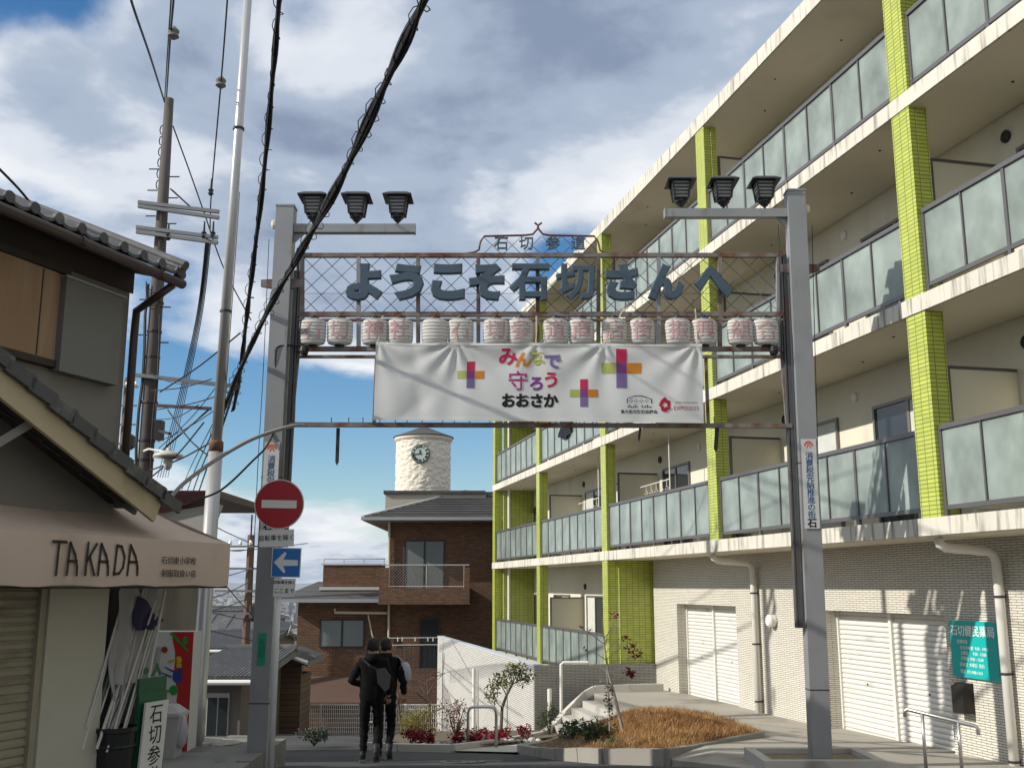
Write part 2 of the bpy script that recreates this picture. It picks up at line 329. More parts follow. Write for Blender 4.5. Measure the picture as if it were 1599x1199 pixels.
# ------------------------------------------------------------------ apartment block (frame: x along the facade away from the camera, y out to the street)
AO = Vector((5.21, 13.15, 0)); AROT = R(103.06)
def ap(x, y, z):
    c, s = math.cos(AROT), math.sin(AROT); return Vector((AO.x + c * x - s * y, AO.y + s * x + c * y, z))
BAY = 6.57; X0, X1 = -13.3, 26.35
apt = thing('apartment_building', 'four storey apartment block with lime green tiled columns and frosted glass balconies', 'building', AO, rz=AROT, world_coords=False)
LEV = [.84, 3.70, 6.52]
def apartment():
    for i, z in enumerate(LEV):
        b = MB(); b.box(X0, X1, -1.44, 0, z - .22, z); s = b.build('floor_slab', [slab_m], apt)
        b = MB(); b.box(X0 + .02, X1 - .02, -1.43, -.04, z - .225, z - .2195); b.build('soffit', soffit_m, s)
    b = MB(); b.box(12.97, X1, -1.44, 0, -2.5, -2.3); b.build('floor_slab', slab_m, apt)
    b = MB(); b.box(X0, X1 + .15, -9, .0, 9.02, 9.32); rf = b.build('roof_slab', slab_m, apt)
    b = MB(); b.box(X0 + .02, X1 + .1, -1.43, -.04, 9.013, 9.0195); b.build('soffit', soffit_m, rf)
    b = MB(); b.box(X0, X1, -9, -1.45, -2.6, 9.018); b.build('upper_wall', wall_cream, apt)
    # ground floor wall with two shutter openings
    b = MB(); yw, yb = -1.13, -1.44; op = [(1.30, 4.55), (8.0, 11.13)]; zt = -.40
    xs = [X0] + [v for o in op for v in o] + [12.6]
    for a, c in zip(xs[::2], xs[1::2]): b.box(a, c, yb, yw, -3.2, zt)
    b.box(X0, 12.6, yb, yw, zt, .618); b.build('tiled_wall', border_tile, apt)
    shut_m = M('shutter_white', (.72, .71, .66), .4, .05, 2, metal=.1, stain=((.45, .42, .36), .2, 3, .3))
    sl = MB(); sl.add([(0, -.004, 0), (1, -.004, 0), (1, .020, .004), (0, .020, .004), (1, .024, .03), (0, .024, .03), (1, .014, .058), (0, .014, .058), (1, -.004, .070), (0, -.004, .070)], [(0, 1, 2, 3), (3, 2, 4, 5), (5, 4, 6, 7), (7, 6, 8, 9)])
    slm = sl.mesh('slat', shut_m)
    for o0, o1 in op:
        mid = (o0 + o1) / 2 + .05
        b = MB(); b.box(o0, o1, yb - .0, yb + .03, -3.0, zt); b.box(mid - .035, mid + .035, yb + .03, yb + .10, -2.5, zt); b.box(o0, o0 + .04, yb + .03, yb + .09, -2.5, zt); b.box(o1 - .04, o1, yb + .03, yb + .09, -2.5, zt)
        sh = b.build('roller_shutter', shut_m, apt)
        for a, c in ((o0 + .04, mid - .035), (mid + .035, o1 - .04)):
            for k in range(26):
                s_ = inst('slat', slm, sh, (a, yb + .035, -2.44 + .0785 * k)); s_.scale = (c - a, 1, 1)
            b = MB(); b.box(a, c, yb + .052, yb + .062, -2.47, -2.42); b.build('bottom_rail', stainless, sh)
            b = MB(); b.lathe(((a + c) / 2, yb + .055, -1.55), [(.02, 0), (.015, .012)], 8, (1, 0, 0), (0, 0, 1), (0, 1, 0)); b.build('lock', dark_metal, sh)
    # green columns
    for k in range(-2, 5):
        c = k * BAY
        segs = [(.84, 3.478), (3.70, 6.298), (6.52, 9.018)]
        if k >= 2: segs = [(-2.3, .618)] + segs
        for z0, z1 in segs:
            b = MB(); b.box(c - .36, c + .04, -.28, -.015, z0, z1); b.build('column', green_tile, apt)
    b = MB(); b.box(12.72, 12.8, -1.44, -.29, -2.45, .618); b.build('green_side_wall', green_tile, apt)
    for z0, z1 in [(-2.3, .618), (.84, 3.478), (3.70, 6.298), (6.52, 9.018)]:
        b = MB(); b.box(25.7, 25.85, -1.43, -.30, z0, z1); b.build('green_side_wall', green_tile, apt)
    # terrace base, lit white towards the street and tiled towards the forecourt
    tz = -1.83
    wt = M('white_border_tile', (.64, .63, .59), .6, .06, 1.5, tile=(.23, .048, .010, (.26, .25, .23), .5, .12), stain=((.5, .48, .44), .3, 1.2, .3))
    b = MB(); b.box(12.62, X1 + .6, .0, 1.70, -6.5, -2.42); b.build('terrace_fill', concrete, apt)
    b = MB(); b.box(12.63, X1 + .6, 1.72, 1.9, -6.5, tz); b.build('terrace_wall', wt, apt)
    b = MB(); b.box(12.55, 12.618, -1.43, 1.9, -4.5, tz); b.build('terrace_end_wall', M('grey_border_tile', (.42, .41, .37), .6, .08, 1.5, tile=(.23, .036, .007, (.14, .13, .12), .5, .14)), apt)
    b = MB(); b.box(12.56, X1 + .62, 1.70, 1.915, tz + .001, tz + .03); b.build('terrace_cap', M('pale_cap', (.50, .54, .60), .5, .08, 1), apt)
    # sloping relief panel at the foot of the white wall
    b = MB(); b.prism([(22.0, 1.905, -4.9), (25.4, 1.905, -5.1), (25.4, 1.905, -3.35), (24.2, 1.905, -3.65)], (0, .02, 0)); b.build('relief_panel', MATS['grey_border_tile'], apt)
    # balconies
    door_f = M('door_frame', (.20, .185, .17), .4, .1, 3, metal=.4)
    part_m = M('partition_board', (.64, .60, .47), .7, .04, 1)
    pane = MB(); pane.box(0, 1, -.004, .004, 0, 1); panem = pane.mesh('pane', frost)
    an = MB(); an.lathe((0, 0, -.012), [(.018, 0), (.022, .012)], 8); anc = an.mesh('anchor', dark_metal)
    levels = [(z, -2) for z in LEV] + [(-2.3, 2)]
    for li, (z, k0) in enumerate(levels):
        for k in range(k0, 4):
            xa = k * BAY + .07; xb = (k + 1) * BAY - .39; y = -.09; n = 8; w = (xb - xa) / n
            z0, z1 = z + .14, z + 1.08
            b = MB(); b.box(xa, xb, y - .035, y + .035, z1, z1 + .06); b.box(xa, xb, y - .02, y + .02, z0 - .055, z0)
            for j in range(n + 1):
                t = .026 if j % 2 == 0 else .013
                b.box(xa + j * w - t, xa + j * w + t, y - .024, y + .024, z + .0 if j % 2 == 0 else z0, z1)
            rl = b.build('balustrade', frame_grey, apt)
            for j in range(n):
                t = inst('pane', panem, rl, (xa + j * w + .02, y, z0)); t.scale = (w - .04, 1, z1 - z0)
            # partition at the column line and sliding doors
            b = MB(); b.box((k + 1) * BAY - .2, (k + 1) * BAY - .17, -1.43, -.42, z + .12, z + 1.92); p = b.build('partition', part_m, apt)
            b = MB(); xx = (k + 1) * BAY - .205; b.box(xx - .01, xx + .045, -.42, -.38, z, z + 1.96); b.box(xx - .01, xx + .045, -1.43, -.42, z + 1.92, z + 1.96); b.build('partition_frame', frame_grey, p)
            for (a, c, h0, h1) in ((1.25, 3.15, .06, 2.02), (4.25, 5.95, .06, 2.02)):
                a += k * BAY; c += k * BAY; yw2 = -1.449
                b = MB(); fw = .05
                b.box(a, c, yw2, yw2 + .05, z + h1 - fw, z + h1); b.box(a, c, yw2, yw2 + .05, z + h0, z + h0 + fw); b.box(a, a + fw, yw2, yw2 + .05, z + h0 + fw, z + h1 - fw); b.box(c - fw, c, yw2, yw2 + .05, z + h0 + fw, z + h1 - fw)
                m_ = (a + c) / 2; b.box(m_ - .03, m_ + .03, yw2, yw2 + .04, z + h0 + fw, z + h1 - fw)
                wd = b.build('sliding_door', door_f, apt)
                for q, (u0, u1) in enumerate(((a + fw, m_ - .03), (m_ + .03, c - fw))):
                    b = MB(); b.box(u0, u1, yw2 + .005, yw2 + .02, z + h0 + fw, z + h1 - fw); b.build('glass', glass_dark if (k + q + li) % 3 else curtain_m, wd)
            # round wall vents
            for vx in (3.7, 6.15):
                b = MB(); b.lathe((k * BAY + vx, -1.449, z + 2.28), [(.085, 0), (.09, .03), (.065, .045), (.05, .03)], 14, (1, 0, 0), (0, 0, -1), (0, 1, 0)); b.build('vent', dark_metal if vx > 5 else pipe_white, apt)
        for k in range(k0, 4):
            if li == 3: break
            for ax_, ay_ in ((1.0, -.45), (2.6, -.95), (4.1, -.5), (5.3, -.9)):
                inst('anchor', anc, apt, (k * BAY + ax_, ay_, (LEV + [9.238])[li + 1] - .2255))
    # downpipes of the ground floor
    for x, za in ((6.98, .6), (.02, .6)):
        b = MB(); yy = -1.04
        b.tube([(x + .0, -.22, za), (x, -.24, .52), (x, -.32, .475), (x, -.9, .44), (x, -1.0, .40), (x, yy, .3), (x, yy, -2.6)], .062, 12)
        dp = b.build('downpipe', pipe_white, apt, smooth=True)
        for z in (-.15, -1.1, -2.15):
            b = MB(); b.lathe((x, yy, z), [(.07, 0), (.07, .03)], 12); b.box(x - .012, x + .10, yy - .1, yy - .06, z, z + .03); b.build('bracket', dark_metal, dp)
    # thin white pipe behind the last columns
    for x in (23.5,):
        b = MB(); b.tube([(x + 2, -.45, -2.3), (x + 2, -.45, 9.0)], .05, 10); b.build('downpipe', pipe_white, apt)
    for x, z in ((6.35, -.63), (-.72, -.55)):
        b = MB(); b.lathe((x, -1.13, z), [(.10, 0), (.115, .02), (.115, .12), (.09, .15), (.04, .155)], 20, (1, 0, 0), (0, 0, -1), (0, 1, 0)); b.build('wall_lamp', white_paint, apt, smooth=False)
    b = MB(); b.lathe((4.78, -1.13, -1.82), [(.08, 0), (.11, .02), (.12, .09), (.05, .12)], 18, (1, 0, 0), (0, 0, -1), (0, 1, 0)); b.build('alarm_bell', M('brown_metal', (.16, .12, .09), .5, .1, 3, metal=.4), apt)
    # street number of small bolts on the soffits
apartment()
# pharmacy board, letter box, handrail
def wall_items():
    teal = M('teal_board', (.004, .40, .37), .35, .05, 1)
    rt = ap(-1, 0, 0) - ap(0, 0, 0); up = Zv; nr = ap(0, 1, 0) - ap(0, 0, 0)
    t = thing('pharmacy_sign', 'teal pharmacy board with white lettering on the tiled wall beside the shutter', 'sign', ap(.68, -1.1, -1.2))
    b = MB(); b.obox(ap(.68, -1.105, -.83), rt * .47, nr * .02, up * .37); b.build('board', teal, t)
    wh = M('white_print', (.85, .86, .83), .6, .02, 1)
    b = MB(); O = ap(.68, -1.083, -.60); b.text('石切健民薬局', O, .15, rt, up, nr, off=.001); b.build('lettering', wh, t)
    b = MB()
    rows = [('営業時間', -.33, -.16), ('月火水木金  9:00 - 19:00', -.27, -.235), ('土曜日      9:00 - 13:00', -.27, -.305), ('日曜日  9:00 - 12:00', -.27, -.375), ('定休日  木曜日  祝日', -.30, -.455), ('電話  072-988-1310', -.30, -.545)]
    for s_, dx, dz in rows: b.text(s_, ap(.68, -1.083, -.60) + rt * dx + up * (dz + .02), .055, rt, up, nr, ext=.001, align='LEFT')
    b.build('small_lettering', wh, t)
    t = thing('letter_box', 'dark letter box fixed to the tiled wall under the teal board', 'letter box', ap(.93, -1.0, -1.66))
    b = MB(); b.prism([ap(.80, -1.12, -1.66), ap(.80, -.96, -1.66), ap(.80, -.96, -1.32), ap(.80, -1.04, -1.27), ap(.80, -1.12, -1.27)], ap(1.04, 0, 0) - ap(.80, 0, 0)); b.build('box', M('bronze', (.035, .032, .03), .4, .15, 3, metal=.5), t)
    b = MB(); b.obox(ap(.92, -.958, -1.40), rt * .09, nr * .004, up * .012); b.build('slot', black_m, t)
    t = thing('handrail', 'stainless steel handrail on two posts in front of the shutter', 'handrail', (4.85, 12.5, -2.1))
    p0, p1 = at(1412, 1106, 12.8), at(1527, 1134, 12.3); dv = (p1 - p0)
    b = MB(); b.tube([p0 - Zv * .09, p0 - Zv * .02 + dv * .01, p0 + dv * .04, p1 - dv * .04, p1 - Zv * .02, p1 - Zv * .09], .022, 10); b.build('rail', stainless, t, smooth=True)
    for f in (.25, .74):
        q = p0 + dv * f; b = MB(); b.tube([q, Vector((q.x, q.y, hf(q.y) - .02))], .02, 10); b.build('post', stainless, t, smooth=True)
    # laundry
    t = thing('laundry', 'dark blue garment hung over the balcony rail', 'laundry', ap(16.4, .0, 4.3))
    b = MB(); cs = ap(16.6, 0, 0); vs_ = []; fs = []
    for i in range(9):
        for j in range(8):
            f = i / 8; x = 15.8 + 1.3 * f + .05 * math.sin(j * 1.3); yv = -.03 + .05 * math.sin(i * 2.1 + j * .4); zz = 4.83 - j * .105 * (1 - .45 * abs(f - .5) * (1 if j > 3 else .3))
            vs_.append(ap(x, yv, zz))
    for i in range(8):
        for j in range(7): fs.append((i * 8 + j, i * 8 + j + 1, (i + 1) * 8 + j + 1, (i + 1) * 8 + j))
    b.add(vs_, fs); b.build('garment', M('navy_cloth', (.012, .014, .024), .9, .3, 8, transl=.1), t, smooth=True)
    for nm, x, z in (('on the second floor balcony beside a laundry rack', 10.0, 2.5), ('on the balcony beyond the middle column', 15.2, 2.5)):
        t = thing('laundry_pole', 'white laundry pole ' + nm, 'laundry pole', ap(x, -.6, .84))
        b = MB(); b.tube([ap(x, -.6, .84), ap(x, -.6, 3.45)], .014, 8); b.build('upright', pipe_white, t)
        b = MB(); b.tube([ap(x, -.6, 2.35), ap(x + 1.9, -.6, 2.33)], .012, 8); b.build('rod', pipe_white, t)
        for q in range(5):
            b = MB(); xx = x + .2 + q * .33; b.box(0, 0, 0, 0, 0, 0) if 0 else b.tube([ap(xx, -.6, 2.34), ap(xx, -.6, 2.22), ap(xx + .12, -.6, 2.14), ap(xx - .12, -.6, 2.14), ap(xx, -.6, 2.22)], .006, 5); b.build('hanger', pipe_white, t)
wall_items()
# ------------------------------------------------------------------ welcome gate across the street (plane Y = 13)
GY = 13.0
rnd = random.Random(3)
letter_m = M('slate_letter', (.055, .088, .12), .5, .22, 6, .1, 40, metal=.1, stain=((.20, .12, .07), .22, 5, None))
gate = thing('welcome_gate', 'grey steel welcome gate with rusty lattice panel and slate blue characters over the street', 'gate', (0.35, GY, -2.1))
def G(px, py, dy=0.0): return at(px, py, GY + dy)
def gate_build():
    # posts
    for pts, zb in ((((447.5, 326), (402, 1199)), -2.25), (((1240.5, 302), (1281, 1182)), -2.1)):
        p = G(*pts[0]); q = G(*pts[1]); q = p + (q - p) * ((zb - p.z) / (q.z - p.z))
        b = MB(); b.bar(p, q, .235, .20, (0, 1, 0)); po = b.build('post', steel_grey, gate)
        side = -1 if p.x > 0 else 1
        b = MB(); ch = Vector((side * .17, .02, 0)); top = p + (q - p) * .12; low = p + (q - p) * (.78 if side < 0 else .62)
        b.bar(top + ch, low + ch, .05, .09, (0, 1, 0)); b.bar(top + ch * 1.3, low + ch * 1.25, .02, .10, (0, 1, 0)); b.build('channel', M('dark_grey_steel', (.085, .085, .085), .7, .3, 4, .2, 50, metal=.2, stain=((.12, .06, .04), .45, 5, .3)), po)  # channel steel is a darker grey than the post, with rust stains
        b = MB(); b.obox(p + Zv * .012, (.125, 0, 0), (0, .107, 0), (0, 0, .012)); b.build('cap', steel_grey, po)
        b = MB(); c = p + (q - p) * .145
        for sg in (-1, 1): b = MB(); b.prism([c + Vector((sg * .12, -.03, .06)), c + Vector((sg * .28, -.03, .05)), c + Vector((sg * .28, -.03, -.04)), c + Vector((sg * .12, -.03, -.07))], (0, .05, 0)); b.build('wire_bracket', rust_m, po)
        b = MB(); c = p + (q - p) * .03 + Vector((side * -.15, 0, 0)); b.lathe(c - Zv * .06, [(.03, 0), (.045, .03), (.045, .09), (.02, .11)], 10); b.build('insulator', M('cream_ceramic', (.6, .57, .48), .3), po)
        # municipal sticker with vertical lettering
        y0 = 700 if side > 0 else 695; px = 423 if side > 0 else 1264
        c = G(px - (0 if side > 0 else 0), y0 + 62, -.112)
        t0 = (c.z - p.z) / (q.z - p.z); ax = p + (q - p) * t0; c = Vector((ax.x, GY - .112, c.z)); dn = (q - p).normalized()
        b = MB(); b.obox(c - dn * .02, (.095, 0, 0), (0, .002, 0), -dn * .56); pl = b.build('notice_plate', M('notice_white', (.52, .53, .53), .5, .1, 3), po)
        b = MB(); rtv = Vector((1, 0, 0))
        for i, ch_ in enumerate('消費税完納推進の街'):
            b.text(ch_, c + dn * (-.36 + .092 * i) + Vector((0, -.003, 0)), .100, rtv, -dn, (0, -1, 0), off=.0008, ext=.001)
        b.build('lettering', M('blue_print', (.02, .07, .19), .6), pl)
        b = MB(); b.text('石', c + dn * .48 + Vector((0, -.003, 0)), .12, rtv, -dn, (0, -1, 0), off=.003, ext=.001); b.build('emblem', black_m, pl)
        b = MB(); cc = c - dn * .49 + Vector((0, -.003, 0))
        for a in range(10):
            a0 = math.pi * a / 10; a1 = math.pi * (a + 1) / 10
            b.add([cc + Vector((math.cos(t) * r_, 0, math.sin(t) * r_ * 1.1)) for t, r_ in ((a0, .035), (a1, .035), (a1, .06), (a0, .06))], [(0, 1, 2, 3)])
        b.text('八', cc, .06, rtv, -dn, (0, -1, 0), off=.004, ext=.001); b.build('emblem', M('vermilion', (.55, .10, .05), .6), pl)
        if side > 0:
            b = MB(); c2 = Vector(((p + (q - p) * ((at(403, 1012, GY).z - p.z) / (q.z - p.z))).x, GY - .105, at(403, 1012, GY).z)); b.obox(c2, (.05, 0, 0), (0, .003, 0), -dn * .19); st = b.build('sticker', M('green_sticker', (.01, .28, .16), .5), po)
            b = MB(); b.text('石\n切\n町', c2 + Vector((0, -.005, 0)), .075, rtv, -dn, (0, -1, 0), ext=.001); b.build('lettering', M('dark_green', (.004, .07, .04), .6), st)
        # bands
        for f_ in (.5, .88):
            c = p + (q - p) * f_; b = MB(); b.obox(c, (.121, 0, 0), (0, .103, 0), (0, 0, .006)); b.build('band', dark_metal, po)
    # lamp arms with three lamps each
    lamp_b = M('lamp_black', (.02, .02, .022), .45, .2, 6); lamp_g = M('lamp_pane', (.33, .33, .32), .5, .1, 3)
    for ax, ay, bx, lamps, ly in ((460, 358, 648, (491, 558, 622), 303), (1228, 334, 1038, (1062, 1128, 1192), 279)):
        b = MB(); b.bar(G(ax, ay), G(bx, ay), .11, .115); arm = b.build('lamp_arm', steel_grey, gate)
        b = MB(); e = G(bx, ay); b.obox(e, (.008, 0, 0), (0, .06, 0), (0, 0, .063)); b.build('end_plate', steel_grey, arm)
        b = MB(); s = G(ax, ay); sg = 1 if bx > ax else -1; b.prism([s + Vector((0, -.01, -.06)), s + Vector((sg * .14, -.01, -.06)), s + Vector((0, -.01, -.2))], (0, .02, 0)); b.build('gusset', steel_grey, arm)
        for px in lamps:
            top = G(px, ly + 2); bot = G(px, ay - 8); h = top.z - bot.z; c = Vector((top.x, GY, bot.z))
            lp = None
            b = MB(); z2 = h - .012
            b.add([c + Vector((sx * w, sy * w, z)) for w, z in ((.19, z2 - .03), (.12, z2 + .02), (.19, z2 - .045), (.12, z2 - .03)) for sx, sy in ((-1, -1), (1, -1), (1, 1), (-1, 1))],
                  [(0, 1, 5, 4), (1, 2, 6, 5), (2, 3, 7, 6), (3, 0, 4, 7), (4, 5, 6, 7), (8, 9, 13, 12)[::-1], (9, 10, 14, 13)[::-1], (10, 11, 15, 14)[::-1], (11, 8, 12, 15)[::-1], (0, 1, 9, 8)[::-1], (1, 2, 10, 9)[::-1], (2, 3, 11, 10)[::-1], (3, 0, 8, 11)[::-1]])
            lp = b.build('street_lamp', lamp_b, gate)
            b = MB(); b.add([c + Vector((sx * w, sy * w, z)) for w, z in ((.085, .135), (.112, h - .04)) for sx, sy in ((-1, -1), (1, -1), (1, 1), (-1, 1))], [(0, 1, 5, 4), (1, 2, 6, 5), (2, 3, 7, 6), (3, 0, 4, 7), (0, 3, 2, 1), (4, 5, 6, 7)]); b.build('lamp_glass', lamp_g, lp)
            b = MB()
            for k in range(6):
                f_ = k / 5; w = .088 + .030 * f_; z = .13 + (h - .18) * f_
                for sx, sy in ((0, 1), (0, -1), (1, 0), (-1, 0)):
                    b.obox(c + Vector((sx * w, sy * w, z)), (w if sx == 0 else .007, 0, 0), (0, w if sy == 0 else .007, 0), (0, 0, .008))
            for sx in (-1, 1):
                for sy in (-1, 1): b.bar(c + Vector((sx * .09, sy * .09, .12)), c + Vector((sx * .12, sy * .12, h - .04)), .025, .025)
            b.build('louvre_frame', lamp_b, lp)
            b = MB(); b.lathe(c, [(.018, 0), (.018, .03), (.04, .035), (.055, .06), (.085, .085), (.085, .135)], 8); b.build('lamp_base', lamp_b, lp)
    # lattice panel: rails, mullions, wire mesh
    xl, xr = 470, 1218
    for nm, y, w in (('top_rail', 399, .055), ('middle_rail', 491, .06), ('lantern_rail', 545, .06), ('lantern_rail', 557, .035), ('lantern_rail', 500, .03)):
        b = MB(); b.bar(G(xl - 4, y), G(xr + 4, y), .06, w); b.build(nm, rust_m, gate)
    b = MB(); b.bar(G(452, 663), G(1236, 665), .07, .055); br = b.build('bottom_rail', rust_m, gate)
    for i in range(26):
        b = MB(); p = G(520 + i * 24 + rnd.uniform(-5, 5), 660); b.tube([p, p + Zv * .07], .006, 5); b.build('tie_pin', dark_metal, br)
    for px in (472, 560, 653, 747, 839.5, 934.5, 1028.5, 1124, 1215):
        b = MB(); b.bar(G(px, 400), G(px, 547), .05, .055, (0, 1, 0)); b.build('mullion', steel_grey if rnd.random() < .5 else rust_m, gate)
    for a, c in (((472, 492), (455, 664)), ((466, 400), (458, 664)), ((1216, 492), (1229, 665)), ((1222, 400), (1233, 665)), ((463, 545), (452, 600)), ((1150, 664), (1232, 664))):
        b = MB(); b.bar(G(*a, dy=.04), G(*c, dy=.04), .035, .035, (0, 1, 0)); b.build('side_strut', rust_m, gate)
    for a, c in (((588, 558), (584, 664)), ((1102, 556), (1106, 664)), ((839, 558), (840, 664))):
        b = MB(); b.bar(G(*a, dy=.02), G(*c, dy=.02), .04, .04, (0, 1, 0)); b.build('hanger_strut', rust_m, gate)
    wire_m = M('lattice_wire', (.10, .11, .12), .6, .2, 5, metal=.3)
    b = MB(); p0 = G(xl, 402); p1 = G(xr, 488); w = p1.x - p0.x; h = p0.z - p1.z; st = .262; k = -h
    while k < w:
        for sg in (1, -1):
            a0 = max(0, -k); a1 = min(h, w - k)
            if a1 > a0:
                A = (k + a0, a0); B = (k + a1, a1)
                if sg < 0: A = (A[0], h - A[1]); B = (B[0], h - B[1])
                b.tube([(p0.x + A[0], GY + .02, p1.z + A[1]), (p0.x + B[0], GY + .02, p1.z + B[1])], .0045, 4, False)
        k += st
    b.tube([(p0.x, GY + .02, p1.z + h * .35), (p1.x, GY + .02, p1.z + h * .35)], .003, 4, False)
    b.build('wire_mesh', wire_m, gate)
    # big characters
    for ch_, xa, xb in (('よ', 540, 598), ('う', 608, 662), ('こ', 673, 726), ('そ', 732, 788), ('石', 796, 858), ('切', 868, 929), ('さ', 945, 997), ('ん', 1011, 1068), ('へ', 1084, 1144)):
        c = G((xa + xb) / 2, 441, -.07); big = ch_ in '石切'
        b = MB(); b.text(ch_, c, .50 if big else .53, ext=.03, off=.010 if big else .027, bev=.012); 
        xs = [v[0] for v in b.v]; zs = [v[2] for v in b.v]; cx = (min(xs) + max(xs)) / 2; cz = (min(zs) + max(zs)) / 2
        wt = G(xb, 441).x - G(xa, 441).x; ht = G(0, 413).z - G(0, 470).z
        if ch_ == 'へ': ht *= .84
        fx = wt / (max(xs) - min(xs)); fz = ht / (max(zs) - min(zs))
        b.v = [(c.x + (v[0] - cx) * fx, v[1], c.z + (v[2] - cz) * fz) for v in b.v]
        b.build('character', letter_m, gate)
    # crest frame with four small characters
    b = MB(); pts = [(728, 396), (741, 394), (748, 390), (750, 378), (756, 369), (820, 367.5), (832, 366), (839, 358), (840, 352), (835, 348)]
    b.tube([G(*p) for p in pts], .014, 6); pts2 = [(952, 396), (944, 395), (937, 391), (934, 378), (928, 369), (858, 367.5), (848, 366), (841, 358), (840.5, 352), (846, 348)]
    b.tube([G(*p) for p in pts2], .014, 6); cr = b.build('crest_frame', M('maroon_rod', (.13, .04, .035), .6, .3, 6), gate)
    b = MB(); p0 = G(752, 396); p1 = G(934, 369); h = p1.z - p0.z; w = p1.x - p0.x; k = -h
    while k < w:
        a0 = max(0, -k); a1 = min(h, w - k)
        if a1 > a0:
            for sg in (0, 1): b.tube([(p0.x + k + a0, GY + .02, p0.z + (h - a0 if sg else a0)), (p0.x + k + a1, GY + .02, p0.z + (h - a1 if sg else a1))], .004, 4, False)
        k += .262
    b.build('wire_mesh', wire_m, cr)
    for ch_, px in zip('石切参道', (783, 822, 863, 903)):
        b = MB(); b.text(ch_, G(px, 381.5, -.04), .20, ext=.014, off=.002); b.build('character', letter_m, cr)
    # loose straps and bits hanging from the bottom rail
    for px, y1, w in ((528, 727, .045), (1000, 690, .03), (1120, 706, .05)):
        p = G(px, 668, .03); q = G(px - 2, y1, .03); b = MB(); b.prism([p + Vector((-w / 2, 0, 0)), p + Vector((w / 2, 0, 0)), q + Vector((w / 2, 0, .05)), q, q + Vector((-w / 2, 0, .05))], (0, .012, 0)); b.build('hanging_strap', dark_metal, gate)
    for px in (1208, 475):
        b = MB(); c = G(px, 546, -.05); b.lathe(c - Zv * .06, [(.05, 0), (.06, .04), (.05, .1), (.02, .12)], 10); b.build('junction_box', black_m, gate)
gate_build()

def lanterns():
    paper = M('lantern_paper', (.80, .78, .74), .7, .06, 4, transl=.35, stain=((.5, .46, .38), .25, 5, None)); pink = M('lantern_pink', (.62, .37, .38), .7, .12, 5, transl=.3); rib_m = M('lantern_rib', (.22, .22, .22), .6)
    chars = '石切神社　石切参道商店街振興組合'
    xs = (489, 531, 585.5, 625, 679, 719.5, 774.5, 813, 867.7, 908, 959.5, 1002.7, 1058.5, 1099.6, 1155.8, 1196)
    where = {0: 'at the left end of the row', 1: 'second of the row after the first stone character'}
    for i, (c_, px) in enumerate(zip(chars, xs)):
        c = G(px, 518.5, -.02); rx, rz = .166, .182
        name = {'　': 'faded blank white paper lantern without a character in the lantern row'}.get(c_)
        if name is None:
            nth = ('first', 'second', 'third', 'fourth', 'fifth', 'sixth', 'seventh', 'eighth')
            name = 'white paper lantern with pink character, %s from the gate post %s' % ((nth[i], 'beside the road signs') if i < 8 else (nth[15 - i], 'standing in the kerb box'))
        t = thing('paper_lantern', name, 'lantern', c - Zv * rz, 'paper lanterns under the gate characters')
        def fr(u): return max(.0, (1 - abs(u) ** 7)) ** (1 / 3.2)
        def surf(th, u): return Vector((c.x + rx * fr(u) * math.cos(th) * (1 if abs(u) < .99 else .6), c.y + rx * .55 * fr(u) * math.sin(th), c.z + rz * u))
        b = MB(); us = [-.97, -.9, -.75, -.5, -.25, 0, .25, .5, .75, .9, .97]
        b.lathe((0, 0, 0), [(1, j) for j in range(len(us))], 20); n = 20
        b.v = [tuple(surf(2 * math.pi * k / n, us[j])) for j in range(len(us)) for k in range(n)]
        b.build('shade', paper, t, smooth=True)
        b = MB()
        for j in range(8):
            u = -.86 + j * .245; ring = [surf(2 * math.pi * k / 20, u) + (surf(2 * math.pi * k / 20, u) - Vector((c.x, c.y, c.z + rz * u))) * .015 for k in range(21)]
            b.tube(ring, .0032, 4, False)
        b.build('ribs', rib_m, t)
        b = MB(); b.lathe(c + Zv * rz * .96, [(.07, 0), (.07, .02), (.02, .025), (.02, .05)], 10); b.build('cap', dark_metal, t); b = MB(); b.lathe(c - Zv * (rz + .012), [(.06, 0), (.07, .02)], 10); b.build('base_ring', dark_metal, t)
        if c_ != '　':
            def fn(p):
                u = max(-.95, min(.95, (p.z - c.z) / rz)); r_ = fr(u); dx = (p.x - c.x) / (rx * r_ + 1e-6); dx = max(-.97, min(.97, dx))
                return Vector((p.x, c.y - rx * .55 * r_ * math.sqrt(1 - dx * dx) - .005, p.z))
            b = MB(); b.text(c_, c, .27, ext=0, off=.002, fn=fn); b.build('character', pink, t)
lanterns()

